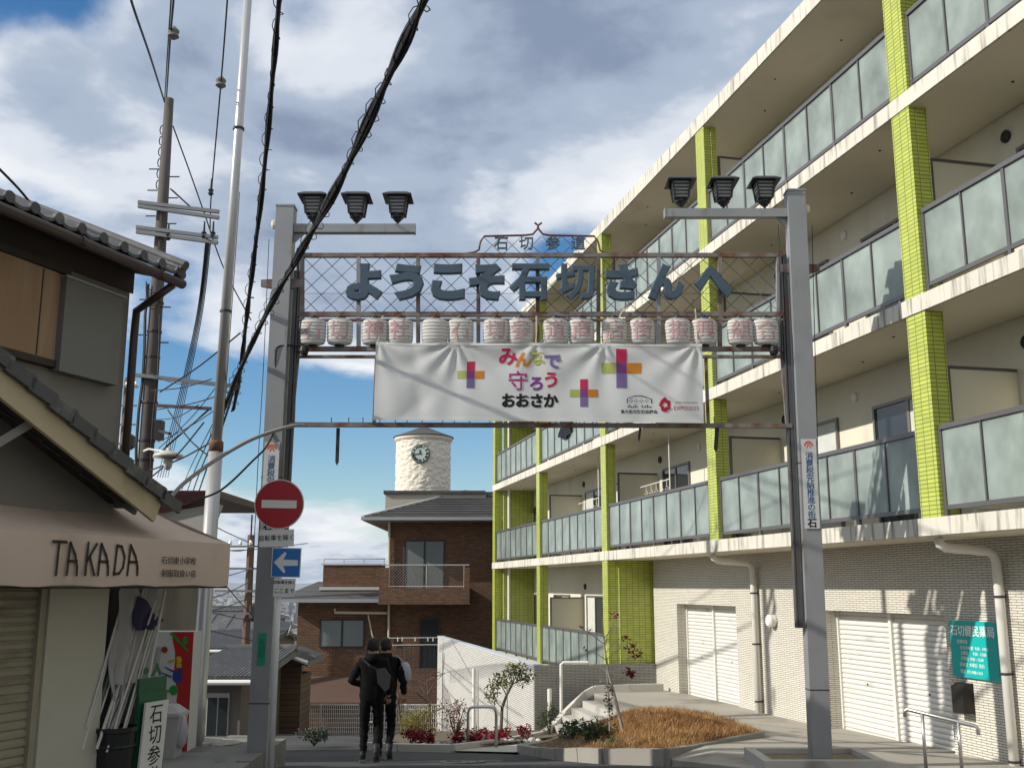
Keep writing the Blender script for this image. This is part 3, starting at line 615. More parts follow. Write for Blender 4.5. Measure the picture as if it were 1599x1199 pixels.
def banner():
    A, B, C, D = G(587, 535, -.12), G(1096, 538, -.12), G(1099, 659, -.12), G(583, 654, -.12)
    ties = [0.005, .245, .49, .70, .985]
    def by(u, v):
        "depth of the wrinkled cloth at u (0..1 across) v (0..1 down)"
        y = 0
        for t in ties:
            dx = (u - t) * 4.4; dz = v * 1.05 + .03; ang = math.atan2(dx, dz); rr = math.hypot(dx, dz)
            y += .016 * math.exp(-rr * 1.3) * math.cos(ang * (9 + 3 * math.sin(t * 9))) * min(1, rr * 6)
        y += .010 * math.exp(-((u - .115 - .03 * v) / .022) ** 2) - .008 * math.exp(-((u - .15 - .05 * v) / .03) ** 2)
        y += .005 * math.sin(u * 31 + v * 2.3) * v + .004 * math.sin(u * 63 + 1.7 * math.sin(v * 3)) * v * v
        y += .012 * math.exp(-((u - .36 + .28 * v) / .035) ** 2) * v
        return y
    def P(u, v, d=0):
        p = A.lerp(B, u).lerp(D.lerp(C, u), v); sagz = 0
        if v < .05:
            for a, b_ in zip(ties, ties[1:]):
                if a <= u <= b_: sagz = .012 * math.sin(math.pi * (u - a) / (b_ - a))
        return Vector((p.x, p.y + by(u, v) - d, p.z - sagz * (1 - v / .05)))
    t = thing('banner', 'white vinyl banner with coloured crosses and lettering tied under the gate', 'banner', (A + B) / 2 - Zv * 1.0)
    b = MB(); nu, nv = 170, 44
    b.add([P(i / nu, j / nv) for j in range(nv + 1) for i in range(nu + 1)], [(j * (nu + 1) + i, (j + 1) * (nu + 1) + i, (j + 1) * (nu + 1) + i + 1, j * (nu + 1) + i + 1) for j in range(nv) for i in range(nu)])
    vinyl = M('banner_vinyl', (.70, .71, .70), .45, .03, 2, transl=.30); b.build('cloth', vinyl, t, smooth=True)
    b = MB(); n = 60
    for v0, v1 in ((-.012, .03), (.965, 1.012)):
        b.add([P(i / n, v, .004) for v in (v0, v1) for i in range(n + 1)], [(i, n + 1 + i, n + 2 + i, i + 1) for i in range(n)])
    b.build('hem', M('banner_hem', (.72, .72, .70), .5, .04, 3, transl=.2), t, smooth=True)
    def uv(px, py): return ((px - 587) / 509.5, (py - 536 - (px - 587) / 509 * 3) / 119.5)
    def fn(p):
        u = (p.x - A.x) / (B.x - A.x); v = (A.z - p.z) / (A.z - D.z) ; v = max(0, min(1, v)); return Vector((p.x, A.y + by(max(0, min(1, u)), v) - .0045, p.z))
    cols = {'red': (.52, .025, .10), 'purple': (.22, .05, .25), 'violet': (.21, .15, .34), 'lime': (.42, .46, .13), 'orange': (.63, .24, .02), 'black': (.008, .008, .008), 'magenta': (.40, .04, .22), 'crimson': (.42, .01, .03)}
    prints = {k: M('print_' + k, c, .5, .03, 2, transl=.25) for k, c in cols.items()}
    def rect(b, x0, x1, y0, y1):
        k = 6; (u0, v0), (u1, v1) = uv(x0, y0), uv(x1, y1)
        b.add([P(u0 + (u1 - u0) * i / k, v0 + (v1 - v0) * j / k, .0035) for j in range(k + 1) for i in range(k + 1)], [(j * (k + 1) + i, (j + 1) * (k + 1) + i, (j + 1) * (k + 1) + i + 1, j * (k + 1) + i + 1) for j in range(k) for i in range(k)])
    for cx, cy, lw, rw, uh, dh, th in ((736, 586.5, 21, 21, 21, 21, 12.5), (970.5, 576, 31, 31, 30, 31, 16.5), (912, 615, 22, 22, 22, 21, 12)):
        h = th / 2
        for nm, x0, x1, y0, y1 in (('red', cx - h, cx + h, cy - uh, cy - h), ('purple', cx - h, cx + h, cy - h, cy + h), ('violet', cx - h, cx + h, cy + h, cy + dh), ('lime', cx - lw, cx - h, cy - h, cy + h), ('orange', cx + h, cx + rw, cy - h, cy + h)):
            b = MB(); rect(b, x0, x1, y0, y1); b.build('printed_cross', prints[nm], t)
    for ch_, px, py, s, nm, rot in (('み', 793, 558, .25, 'red', 0), ('ん', 817, 563, .22, 'orange', 0), ('な', 839, 560, .22, 'lime', 0), ('で', 863, 566, .23, 'violet', 0), ('守', 809, 597, .27, 'magenta', 0), ('ろ', 838, 600, .20, 'purple', 0), ('う', 861, 595, .22, 'red', 0),
                                 ('お', 794, 627, .19, 'black', 0), ('お', 816, 627, .19, 'black', 0), ('さ', 838, 627, .19, 'black', 0), ('か', 860, 627, .19, 'black', 0)):
        b = MB(); b.text(ch_, G(px, py, -.13), s, ext=0, off=.003 if ch_ == '守' else .009, fn=fn); b.build('printed_character', prints[nm], t)
    b = MB(); b.text('EXPO2025', G(1072, 637.5, -.13), .072, ext=0, off=.0, fn=fn); b.build('printed_logo', prints['crimson'], t)
    b = MB(); b.text('OSAKA, KANSAI, JAPAN', G(1072, 628.5, -.13), .026, ext=0, fn=fn); b.text('東大阪市防犯協議会', G(998, 643, -.13), .052, ext=0, off=.001, fn=fn); b.build('printed_text', prints['black'], t)
    b = MB(); c = G(1038.5, 632, -.13); rr = random.Random(5)
    for k in range(12):
        a = 2 * math.pi * k / 12; r_ = .058 + .010 * math.sin(k * 2.4); o = c + Vector((math.cos(a) * r_ * .85, 0, math.sin(a) * r_ * 1.1)); q = .019 + .008 * rr.random()
        b.add([fn(o + Vector((math.cos(t_ * .5236) * q, 0, math.sin(t_ * .5236) * q))) + Vector((0, -.0004 * k, 0)) for t_ in range(12)], [tuple(range(12))])
    b.build('printed_emblem', prints['crimson'], t)
    b = MB(); c = G(998, 629, -.13); pts = []
    for k in range(13):
        f_ = k / 12; pts.append(c + Vector((-.155 + .31 * f_, 0, .055 + .045 * math.sin(math.pi * f_))))
    pts = [pts[0] - Zv * .06] + pts + [pts[-1] - Zv * .06]
    for p, q in zip(pts, pts[1:]):
        b.add([fn(x) for x in (p, q, q - Zv * .01 if abs(q.x - p.x) > .001 else q + Vector((.012, 0, 0)), p - Zv * .01 if abs(q.x - p.x) > .001 else p + Vector((.012, 0, 0)))], [(0, 1, 2, 3)])
    for k in range(14):
        x = -.145 + .0223 * k; hh = .028 + .012 * math.sin(k * 1.9)
        if 6 <= k <= 7: continue
        b.add([fn(c + Vector((x + a, 0, z))) for a, z in ((0, -.06), (.012, -.06), (.012, -.06 + hh), (0, -.06 + hh))], [(0, 1, 2, 3)])
    for k in range(4):
        o = c + Vector((-.1 + .066 * k, 0, .028))
        for a, z in ((0, .018), (.018, 0), (0, -.018), (-.018, 0)): b.add([fn(o + Vector((a + p_, 0, z + q_))) for p_, q_ in ((-.006, -.006), (.006, -.006), (.006, .006), (-.006, .006))], [(0, 1, 2, 3)])
    b.build('printed_emblem', prints['black'], t)
    rope = M('rope', (.55, .47, .33), .9)
    for u, px, py in zip(ties, (598, 718, 838, 975, 1086), (493, 493, 493, 480, 482)):
        p = P(u, 0, .004); q = G(px, py, -.05); b = MB(); b.tube([p, p.lerp(q, .5) + Vector((.01, 0, -.01)), q], .006, 5); b.tube([p + Vector((.012, 0, 0)), q + Vector((-.01, 0, 0))], .004, 5); b.build('tie_rope', rope, t)
banner()
# ------------------------------------------------------------------ old shop house on the left (frame: x along the front away from the camera, y away from the street)
LO = Vector((-2.98, 11.0, 0)); LD = Vector((.347, .938, 0)).normalized(); LN = Vector((-LD.y, LD.x, 0))
LROT = math.atan2(LD.y, LD.x)
def lp(x, y, z): return Vector((LO.x + LD.x * x + LN.x * y, LO.y + LD.y * x + LN.y * y, z))
stucco = M('grey_stucco', (.20, .185, .16), .9, .12, .8, .12, 40, stain=((.10, .095, .085), .42, .7, .6))
old_wood = M('old_plywood', (.30, .185, .105), .85, .3, 1.2, stain=((.46, .36, .26), .62, 3.0, .12))
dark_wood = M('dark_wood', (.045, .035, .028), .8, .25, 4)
kawara = M('roof_tile_grey', (.07, .07, .073), .5, .3, 5, .1, 40, stain=((.17, .165, .15), .35, 4, None))
fascia_m = M('weathered_fascia', (.46, .38, .24), .8, .12, 1.5, stain=((.24, .2, .14), .35, 2, .4))
house = thing('shop_house', 'old two storey tiled shop house with boarded window and beige awning', 'building', lp(-3, 3, -1.95), rz=LROT, world_coords=False)
house.location = LO + Vector((0, 0, 0))
def shop_house():
    zt = 3.03; xe = -1.15
    b = MB(); b.box(-11, xe, .55, 6, .6, zt + .14); b.build('upper_wall', stucco, house)
    b = MB(); b.box(-11, xe + .03, .53, .549, 2.925, zt + .12); b.build('eave_shade_strip', dark_wood, house)  # dark strip standing in for the shade on the wall under the eave
    # eave: rafters board, gutter, tiles
    ex = -1.05; ze = 3.07; sl = math.tan(R(24))
    b = MB(); b.prism([(-11, .06, ze - .05), (-11, .06, ze), (-11, 3.4, ze + 3.34 * sl), (-11, 3.4, ze + 3.34 * sl - .12), (-11, .55, ze + .49 * sl - .14)], (11 + ex - .04, 0, 0)); rf = b.build('roof', dark_wood, house)
    b = MB(); b.prism([(-11, 3.4, ze + 3.34 * sl - .1), (-11, 3.4, ze + 3.34 * sl + .02), (-11, 7, ze - .3)], (11 + ex - .04, 0, 0)); b.build('roof_back', kawara, house)
    tm = MB(); n = 7; pts = []
    w, ln = .27, .30
    for j in range(2):
        for i in range(n + 1):
            f = i / n; xx = f * w; zz = -.028 * math.sin(math.pi * min(1, f / .72)) if f < .72 else .045 * math.sin(math.pi * (f - .72) / .28)
            pts.append((xx, j * ln, zz + .03 + j * ln * sl)); 
    fs = [(i, i + 1, n + 2 + i, n + 1 + i) for i in range(n)]
    m_ = len(pts); pts += [(p[0], p[1], p[2] - .03) for p in pts]; fs += [(q[3] + m_, q[2] + m_, q[1] + m_, q[0] + m_) for q in list(fs)] + [(i, m_ + i, m_ + i + 1, i + 1) for i in range(n)]
    tm.add(pts, fs); tm.lathe((.235, -.012, .035), [(.052, 0), (.056, .012), (.05, .03)], 12, (1, 0, 0), (0, 0, 1), (0, 1, 0))
    tile = tm.mesh('tile', kawara)
    for r_ in range(11):
        for k in range(36):
            inst('tile', tile, rf, (ex - .27 - k * .27, .0 + r_ * .27, ze + r_ * .27 * sl + .006 * r_ * 0 + .012))
    b = MB()
    for k in range(3): b.lathe((ex + .02, .02 + .0, ze + .03 + .05 * k), [(.05, -.02), (.06, 0), (.05, .06)], 10, (1, 0, 0), (0, 0, 1), (0, 1, 0)) if k == 0 else b.tube([(ex - .02, .0 - .03 * k, ze + .03 + .035 * k), (ex - .02, 3.3, ze + .03 + .035 * k + 3.3 * sl)], .05, 8)
    b.build('verge_tiles', kawara, rf)
    gut = M('brown_gutter', (.055, .034, .027), .5, .15, 3)
    b = MB(); b.tube([(-11, -.02, ze - .075), (ex + .0, -.02, ze - .085)], .048, 10); g = b.build('gutter', gut, house, smooth=True)
    for k in range(9):
        b = MB(); b.lathe((ex - .35 - k * 1.05, -.02, ze - .08), [(.054, -.02), (.054, .02)], 10, (0, 1, 0), (0, 0, 1), (1, 0, 0)); b.build('gutter_strap', gut, g)
    b = MB(); b.tube([(ex - .12, -.0, ze - .12), (ex - .2, .12, ze - .25), (xe + .06, .5, ze - .32), (xe + .05, .5, ze - .6), (xe + .05, .5, .8)], .04, 8); b.build('downpipe', gut, house, smooth=True)
    # boarded opening and shutter box, standing proud of the wall
    b = MB(); b.box(-6.2, -2.10, .50, .56, 2.02, 2.84); pn = b.build('boarded_window', old_wood, house)
    b = MB(); b.box(-6.3, -2.03, .47, .555, 1.95, 2.015); b.box(-2.095, -2.03, .46, .555, 2.016, 2.84); b.box(-6.3, -2.03, .47, .555, 2.845, 2.92); b.build('frame', dark_wood, pn)
    for k in range(4):
        b = MB(); b.box(-5.1 + k * .92, -5.088 + k * .92, .495, .499, 2.03, 2.83); b.build('board_joint', dark_wood, pn)
    gm = M('grey_panel', (.17, .165, .15), .7, .08, .8, stain=((.13, .125, .11), .3, 1.4, .5))
    b = MB(); b.box(-2.12, -1.36, .43, .549, 1.92, 2.80); sbx = b.build('shutter_box', gm, house)
    b = MB(); b.box(-2.14, -1.34, .41, .549, 2.801, 2.82); b.build('box_cap', M('zinc', (.4, .41, .42), .4, .1, 3, metal=.6), sbx)
        # sloping entrance roof with pale bargeboard
    a0, z0, a1, z1 = -5.6, 2.83, -1.20, .84
    dv = Vector((a1 - a0, 0, z1 - z0)); L_ = dv.length; dv.normalize(); nn = Vector((-dv.z, 0, dv.x))
    def q(s, t, y): p = Vector((a0, y, z0)) + dv * s + nn * t; return p
    b = MB(); b.add([q(s, t, y) for s in (0, L_) for t in (-.06, .0) for y in (-.02, .56)], [(0, 1, 3, 2), (4, 6, 7, 5), (0, 4, 5, 1), (2, 3, 7, 6), (0, 2, 6, 4), (1, 5, 7, 3)]); pr = b.build('entrance_roof', dark_wood, house)
    b = MB(); b.add([q(s, t, y) for s in (0, L_ + .02) for t in (-.26, -.005) for y in (-.06, -.021)], [(0, 1, 3, 2), (4, 6, 7, 5), (0, 4, 5, 1), (2, 3, 7, 6), (0, 2, 6, 4), (1, 5, 7, 3)]); b.build('bargeboard', fascia_m, pr)
    vt = MB(); vt.box(-.155, .155, -.12, .16, .0, .038); vt.box(-.155, .155, -.12, -.09, -.075, 0); vt.lathe((-.13, -.10, .03), [(.05, 0), (.05, .30)], 8, (1, 0, 0), (0, 0, 1), (0, 1, 0)); vtm = vt.mesh('verge_tile', kawara)
    ang = math.atan2(dv.z, dv.x); k = 0
    while k * .265 < L_:
        p = q(.14 + k * .265, .004 + .006 * (k % 2), 0); o = inst('verge_tile', vtm, pr, p, (0, -ang - R(4), 0))
        for r_ in (1, 2):
            p = q(.14 + k * .265, .004, .27 * r_ - .02); inst('verge_tile', vtm, pr, p, (0, -ang - R(4), 0))
        k += 1
    for s in (.6, 1.9, 3.1):
        p = q(s + .2, -.1, .1); b = MB(); b.bar(p, p + Vector((-.45, .35, -.45)), .07, .07); b.build('brace', M('pale_wood', (.33, .31, .27), .8, .1, 3), pr)
    b = MB(); b.box(-11, -1.2, .561, .58, .5, .6); b.build('string_course', dark_wood, house)
    # ground floor front
    cream = M('cream_panel', (.46, .44, .36), .6, .06, 1.2, stain=((.32, .28, .2), .22, 2, .4))
    b = MB(); b.box(-11, -.92, .85, 5.5, -2.0, .62); b.build('lower_wall', stucco, house)
    b = MB(); b.box(-1.68, -.91, .74, .848, -1.95, .5); b.build('pier_panel', cream, house)
    shut = M('old_shutter', (.30, .27, .19), .5, .12, 2, stain=((.16, .13, .09), .4, 3, .5))
    b = MB(); b.box(-5.2, -1.76, .82, .849, -1.95, .3); b.box(-1.76, -1.685, .76, .849, -1.95, .5); b.box(-5.2, -1.76, .70, .849, .05, .5); sh = b.build('roller_shutter', shut, house)
    sl_ = MB(); sl_.add([(0, 0, 0), (1, 0, 0), (1, -.012, .01), (0, -.012, .01), (1, -.014, .045), (0, -.014, .045), (1, .006, .07), (0, .006, .07), (1, .006, .076), (0, .006, .076)], [(3, 2, 1, 0), (5, 4, 2, 3), (7, 6, 4, 5), (9, 8, 6, 7)]); slm = sl_.mesh('slat', shut)
    for k in range(26): o = inst('slat', slm, sh, (-5.2, .815, -1.94 + k * .0768)); o.scale = (3.44, 1, 1)
    # open recess at the far end and its return wall
    b = MB(); b.box(-.92, -.3, 1.25, 1.32, -1.95, .6); b.build('recess_wall', M('recess_grey', (.20, .20, .19), .8, .15, 2), house)
    b = MB(); b.box(-.33, -.12, .80, 1.32, -1.95, .6); b.build('grey_pillar', M('pillar_grey', (.27, .27, .265), .7, .08, 1.5), house)
    # awning
    fabric = M('awning_fabric', (.60, .475, .385), .8, .08, .8, .12, 120, transl=.12, stain=((.45, .35, .27), .32, 1.6, .35))
    xa = -11; zb, zm, zt2 = .0, .435, .82; dp = .80; hip = .42
    b = MB()
    V = [(xa, 0, zb), (-.02, 0, zb), (0, 0, zm), (xa, 0, zm), (xa, dp, zt2), (-hip, dp, zt2), (0, dp, zb), (0, dp, zm)]
    nx = 60; 
    # valance with slight waviness
    g_ = []; 
    for j in range(7):
        for i in range(nx + 1):
            x = xa + (0 - xa) * i / nx; f = j / 6; g_.append((x, .012 * math.sin(x * 5.1 + f) * (1 - f) - .01 * math.sin(f * math.pi), zb + (zm - zb) * f + (.010 * math.sin(x * 7.7) * (1 - f))))
    b.add(g_, [(j * (nx + 1) + i, j * (nx + 1) + i + 1, (j + 1) * (nx + 1) + i + 1, (j + 1) * (nx + 1) + i) for j in range(6) for i in range(nx)])
    g_ = []
    for j in range(6):
        for i in range(nx + 1):
            f = j / 5; x = xa + (-hip * f - xa) * i / nx; g_.append((x, dp * f, zm + (zt2 - zm) * f - .03 * math.sin(math.pi * f) + .008 * math.sin(x * 4) * math.sin(math.pi * f)))
    b.add(g_, [(j * (nx + 1) + i, j * (nx + 1) + i + 1, (j + 1) * (nx + 1) + i + 1, (j + 1) * (nx + 1) + i) for j in range(5) for i in range(nx)])
    b.add([(0, 0, zb), (0, dp, zb), (0, dp, zm), (0, 0, zm), (-hip, dp, zt2)], [(0, 1, 2, 3), (3, 2, 4)])
    aw = b.build('awning', fabric, house, smooth=False)
    b = MB(); b.tube([(xa, .015, zb - .012), (-.01, .015, zb - .012), (-.01, dp, zb - .012)], .012, 6); b.build('awning_bar', dark_metal, aw)
    # lettering on the valance (hand-drawn latin letters from strokes)
    ink = M('awning_ink', (.03, .022, .018), .7); S = .30
    def stroke(b, pts, w=.026):
        for p, q2 in zip(pts, pts[1:]):
            d = (q2 - p); s = Vector((-d.z, 0, d.x)).normalized() * w / 2; e = d.normalized() * w * .4
            b.add([p - e - s, q2 + e - s, q2 + e + s, p - e + s], [(0, 1, 2, 3)])
    let = {'T': [[(-.15, 1), (.62, 1.0)], [(.2, 1), (.16, 0)]], 'A': [[(0, 0), (.08, .98)], [(.08, .98), (.4, .62), (.56, .25), (.58, 0)], [(.03, .42), (.52, .42)]], 'K': [[(.05, 1), (0, 0)], [(.55, .98), (.03, .42)], [(.2, .55), (.52, 0)]], 'D': [[(.08, .95), (0, .02)], [(.05, .95), (.35, .92), (.55, .6), (.5, .25), (.3, .05), (0, .02)]]}
    # the letters read from left to right as seen from the street
    x0 = lambda px: None
    def on_val(px, py):
        d = pix_dir(px, py); # meet the valance plane
        n_ = LN; t = (LO.dot(n_)) / d.dot(n_); p = d * t; r = p - LO; return Vector((r.dot(LD), -.024, p.z))
    for ch, px in zip('TAKADA', (80, 101, 130, 150, 175, 196)):
        b = MB(); o = on_val(px, 897); sc = abs(on_val(px + 35, 897).x - o.x) / .62 * .47
        for st in let[ch]: stroke(b, [o + Vector((u * sc, 0, v * .272)) for u, v in st])
        b.v = [(p[0], -.022, p[2]) for p in b.v]; b.build('letter', ink, aw)
    b = MB()
    for s, py in (('石切東小学校', 876), ('制服取扱い店', 896)):
        b.text(s, on_val(277, py), .078, (1, 0, 0), (0, 0, 1), (0, -1, 0), ext=.001, sx=1.12)
    b.v = [(p[0], min(p[1], -.022), p[2]) for p in b.v]; b.build('small_lettering', ink, aw)
shop_house()

def sidewalk_items():
    # bundle of flag poles leaning in the recess
    t = thing('flag_bundle', 'bundle of white flag poles with folded banners leaning in the shop recess', 'flags', lp(-.85, 1.0, -1.95))
    rr = random.Random(11); pm = M('white_pole', (.52, .50, .46), .5, .15, 2); pm2 = M('blue_pole', (.05, .12, .17), .5)
    for k in range(17):
        x = -1.05 + .028 * k + rr.uniform(-.03, .03); y = .60 + rr.uniform(0, .25); ln = rr.uniform(.95, 1.55)
        p = lp(x - .06, y, -1.3 + rr.uniform(-.5, .1)); q = lp(x + .42 + rr.uniform(-.08, .12), y + rr.uniform(-.05, .1), p.z + ln)
        b = MB(); b.tube([p, q], .011 if k % 4 else .016, 6); b.build('pole', pm2 if k == 6 else pm, t)
    p = lp(-.52, .62, -1.6); q = lp(-.30, .56, -.05); b = MB(); b.tube([p, q], .016, 8); b.build('pole', pm, t)
    cloth = M('flag_cloth', (.42, .40, .38), .85, .2, 4, transl=.2); navy = M('flag_navy', (.035, .03, .075), .85, .3, 5)
    def drape(o, w, h, mat, ph, nm='flag'):
        b = MB(); n, m_ = 12, 10; vs_ = []
        for j in range(m_ + 1):
            for i in range(n + 1):
                u = i / n; v = j / m_; vs_.append(lp(o[0] + w * (u - .5) * (1 - .35 * v) + .05 * math.sin(v * 4 + ph), o[1] + .05 * math.sin(u * 9 + ph + 2 * v) * (.3 + v), o[2] - h * v + .12 * math.sin(u * 3 + ph) * (1 - v)))
        b.add(vs_, [(j * (n + 1) + i, j * (n + 1) + i + 1, (j + 1) * (n + 1) + i + 1, (j + 1) * (n + 1) + i) for j in range(m_) for i in range(n)]); b.build(nm, mat, t, smooth=True)
    drape((-.66, .68, -.10), .40, .85, cloth, .4); drape((-.48, .62, -.22), .40, .22, navy, 1.6); drape((-.70, .72, -.5), .32, .6, cloth, 2.2)
    # black tub that holds them
    tb = thing('black_tub', 'black plastic tub holding the flag poles beside the shutter panel', 'tub', lp(-.95, .95, -1.95))
    b = MB(); b.lathe(lp(-.74, .70, -1.95), [(.17, 0), (.20, .55), (.22, .56), (.22, .6), (.19, .6), (.16, .1)], 16); b.build('body', black_m, tb, smooth=False)
    b = MB(); b.lathe(lp(-.74, .70, -1.55), [(.195, 0), (.212, .02), (.19, .04)], 16); b.build('band', dark_metal, tb)
    # green A-board and white handwritten board
    bd = thing('shop_board', 'white board with black brush lettering standing on a green stand', 'sign', lp(-.55, .72, -1.95))
    b = MB(); c = lp(-.42, .50, -1.56); b.obox(c, LD * .17, LN * .012, Zv * .42 + LD * .03 ); b.build('board', M('board_white', (.62, .61, .58), .6, .08, 3), bd)
    b = MB()
    for i, ch in enumerate('石切参道'):
        b.text(ch, c + Zv * (.29 - .2 * i) - LN * .014 + LD * .02, .20, LD, Zv, -LN, off=.001, ext=.001)
    b.build('lettering', black_m, bd)
    gs = M('sign_green', (.01, .09, .04), .5, .1, 3)
    b = MB(); b.obox(lp(-.38, .57, -1.50), LD * .21, LN * .015, Zv * .45); b.obox(lp(-.38, .58, -.98), LD * .21, LN * .012, Zv * .07); b.build('stand', gs, bd)
    b = MB(); o = lp(-.42, .57, -.90); b.prism([o, o + LD * .09 + Zv * .13, o + LD * .18, o + LD * .13, o + LD * .09 + Zv * .06, o + LD * .05], LN * .004); b.lathe(o + LD * -.08 + Zv * .06, [(.035, 0), (.035, .004)], 12, LD, Zv, -LN); b.build('mark', gs, bd)
    # waste bin
    wb = thing('waste_bin', 'grey plastic waste bin with swing lid in front of the painted panel', 'bin', at(255, 1166, 12.6))
    base = Vector((at(255, 1166, 12.6).x, 12.6, -1.95)); gp = M('bin_grey', (.42, .415, .40), .55, .06, 2)
    def frus(b, z0, z1, w0, d0, w1, d1): b.add([base + Vector((sx * w, sy * d, z)) for w, d, z in ((w0, d0, z0), (w1, d1, z1)) for sx, sy in ((-1, -1), (1, -1), (1, 1), (-1, 1))], [(0, 3, 2, 1), (4, 5, 6, 7), (0, 1, 5, 4), (1, 2, 6, 5), (2, 3, 7, 6), (3, 0, 4, 7)])
    b = MB(); frus(b, 0, .46, .17, .14, .215, .17); b.build('body', gp, wb)
    b = MB(); frus(b, .461, .50, .23, .185, .225, .18); frus(b, .501, .585, .215, .17, .12, .09); b.build('lid', gp, wb)
    b = MB(); n = 10
    b.lathe(base + Vector((.22, -.05, .10)), [(.02, 0), (.06, .06), (.075, .2), (.05, .33), (.02, .37)], 10); b.build('bin_bag', M('plastic_bag', (.6, .58, .58), .3, .1, 5, transl=.4), wb, smooth=True)
    # painted panel (cabinet) with coloured figures
    pn = thing('painted_cabinet', 'tall white and red cabinet painted with small coloured figures', 'cabinet', Vector((-4.05, 12.95, -1.95)))
    x0, x1 = at(233, 1000, 13.0).x, at(302, 1000, 13.0).x; zt = at(260, 986, 13.0).z
    b = MB(); b.box(x0, x1, 13.0, 13.35, -1.95, zt); b.build('body', M('cabinet_white', (.56, .555, .53), .6, .04, 2), pn)
    red = M('cabinet_red', (.40, .02, .018), .5, .05, 2)
    b = MB(); n = 12; zz = [zt - (zt + 1.95) * i / n for i in range(n + 1)]; ed = [.50, .54, .60, .62, .60, .64, .72, .70, .76, .70, .78, .80, .82]
    b.add([(x0 + (x1 - x0) * e, 12.996, z) for e, z in zip(ed, zz)] + [(x1, 12.996, z) for z in zz], [(i + 1, n + 2 + i, n + 1 + i, i) for i in range(n)]); b.build('red_field', red, pn)
    def fig(col, name, polys):
        b = MB()
        for pl in polys: b = MB(); b.add([at(x, y, 12.992) for x, y in pl], [tuple(range(len(pl)))]); b.build('painted_figure', M(name, col, .6), pn)
    def blob(cx, cy, rx, ry, n=10): return [(cx + rx * math.cos(2 * math.pi * k / n), cy + ry * math.sin(2 * math.pi * k / n)) for k in range(n)]
    fig((.55, .38, .02), 'paint_yellow', [blob(279, 1030, 5, 6), [(262, 1031), (276, 1028), (277, 1032), (262, 1034)], [(275, 1036), (284, 1036), (283, 1042), (276, 1042)]])
    fig((.02, .05, .25), 'paint_blue', [blob(277, 1056, 8, 10), [(257, 1040), (272, 1047), (271, 1050), (257, 1042)], [(253, 1049), (268, 1055), (267, 1058), (253, 1051)], blob(281, 1046, 4, 4)])
    fig((.02, .25, .04), 'paint_green', [blob(271, 1077, 7, 8), [(249, 1076), (266, 1077), (266, 1080), (249, 1078)], blob(289, 1000, 4, 7), [(264, 988), (270, 988), (295, 1015), (293, 1017)]])
    fig((.35, .02, .02), 'paint_red', [blob(257, 1014, 5, 5)])
    b = MB(); o = at(243, 1022, 12.99); b.box(o.x - .06, o.x + .06, 12.9, 12.996, o.z - .10, o.z + .10); b.build('holder', M('clear_holder', (.36, .36, .36), .3, .1, 3), pn)
    # stones at the pole foot
    for px, w, h in ((318, .16, .08), (332, .13, .07), (348, .2, .05)):
        p = at(px, 1172, 13.6); b = MB(); b.lathe(Vector((p.x, 13.62, -1.96)), [(w, 0), (w * 1.05, h * .4), (w * .8, h * .85), (w * .3, h)], 9); rr2 = random.Random(px); b.v = [(x + rr2.uniform(-.02, .02), y + rr2.uniform(-.02, .02), z) for x, y, z in b.v]
        b.build('stone', concrete, label='rounded kerb stone lying at the foot of the steel pole', cat='stone', group='stones at the pole foot')
sidewalk_items()

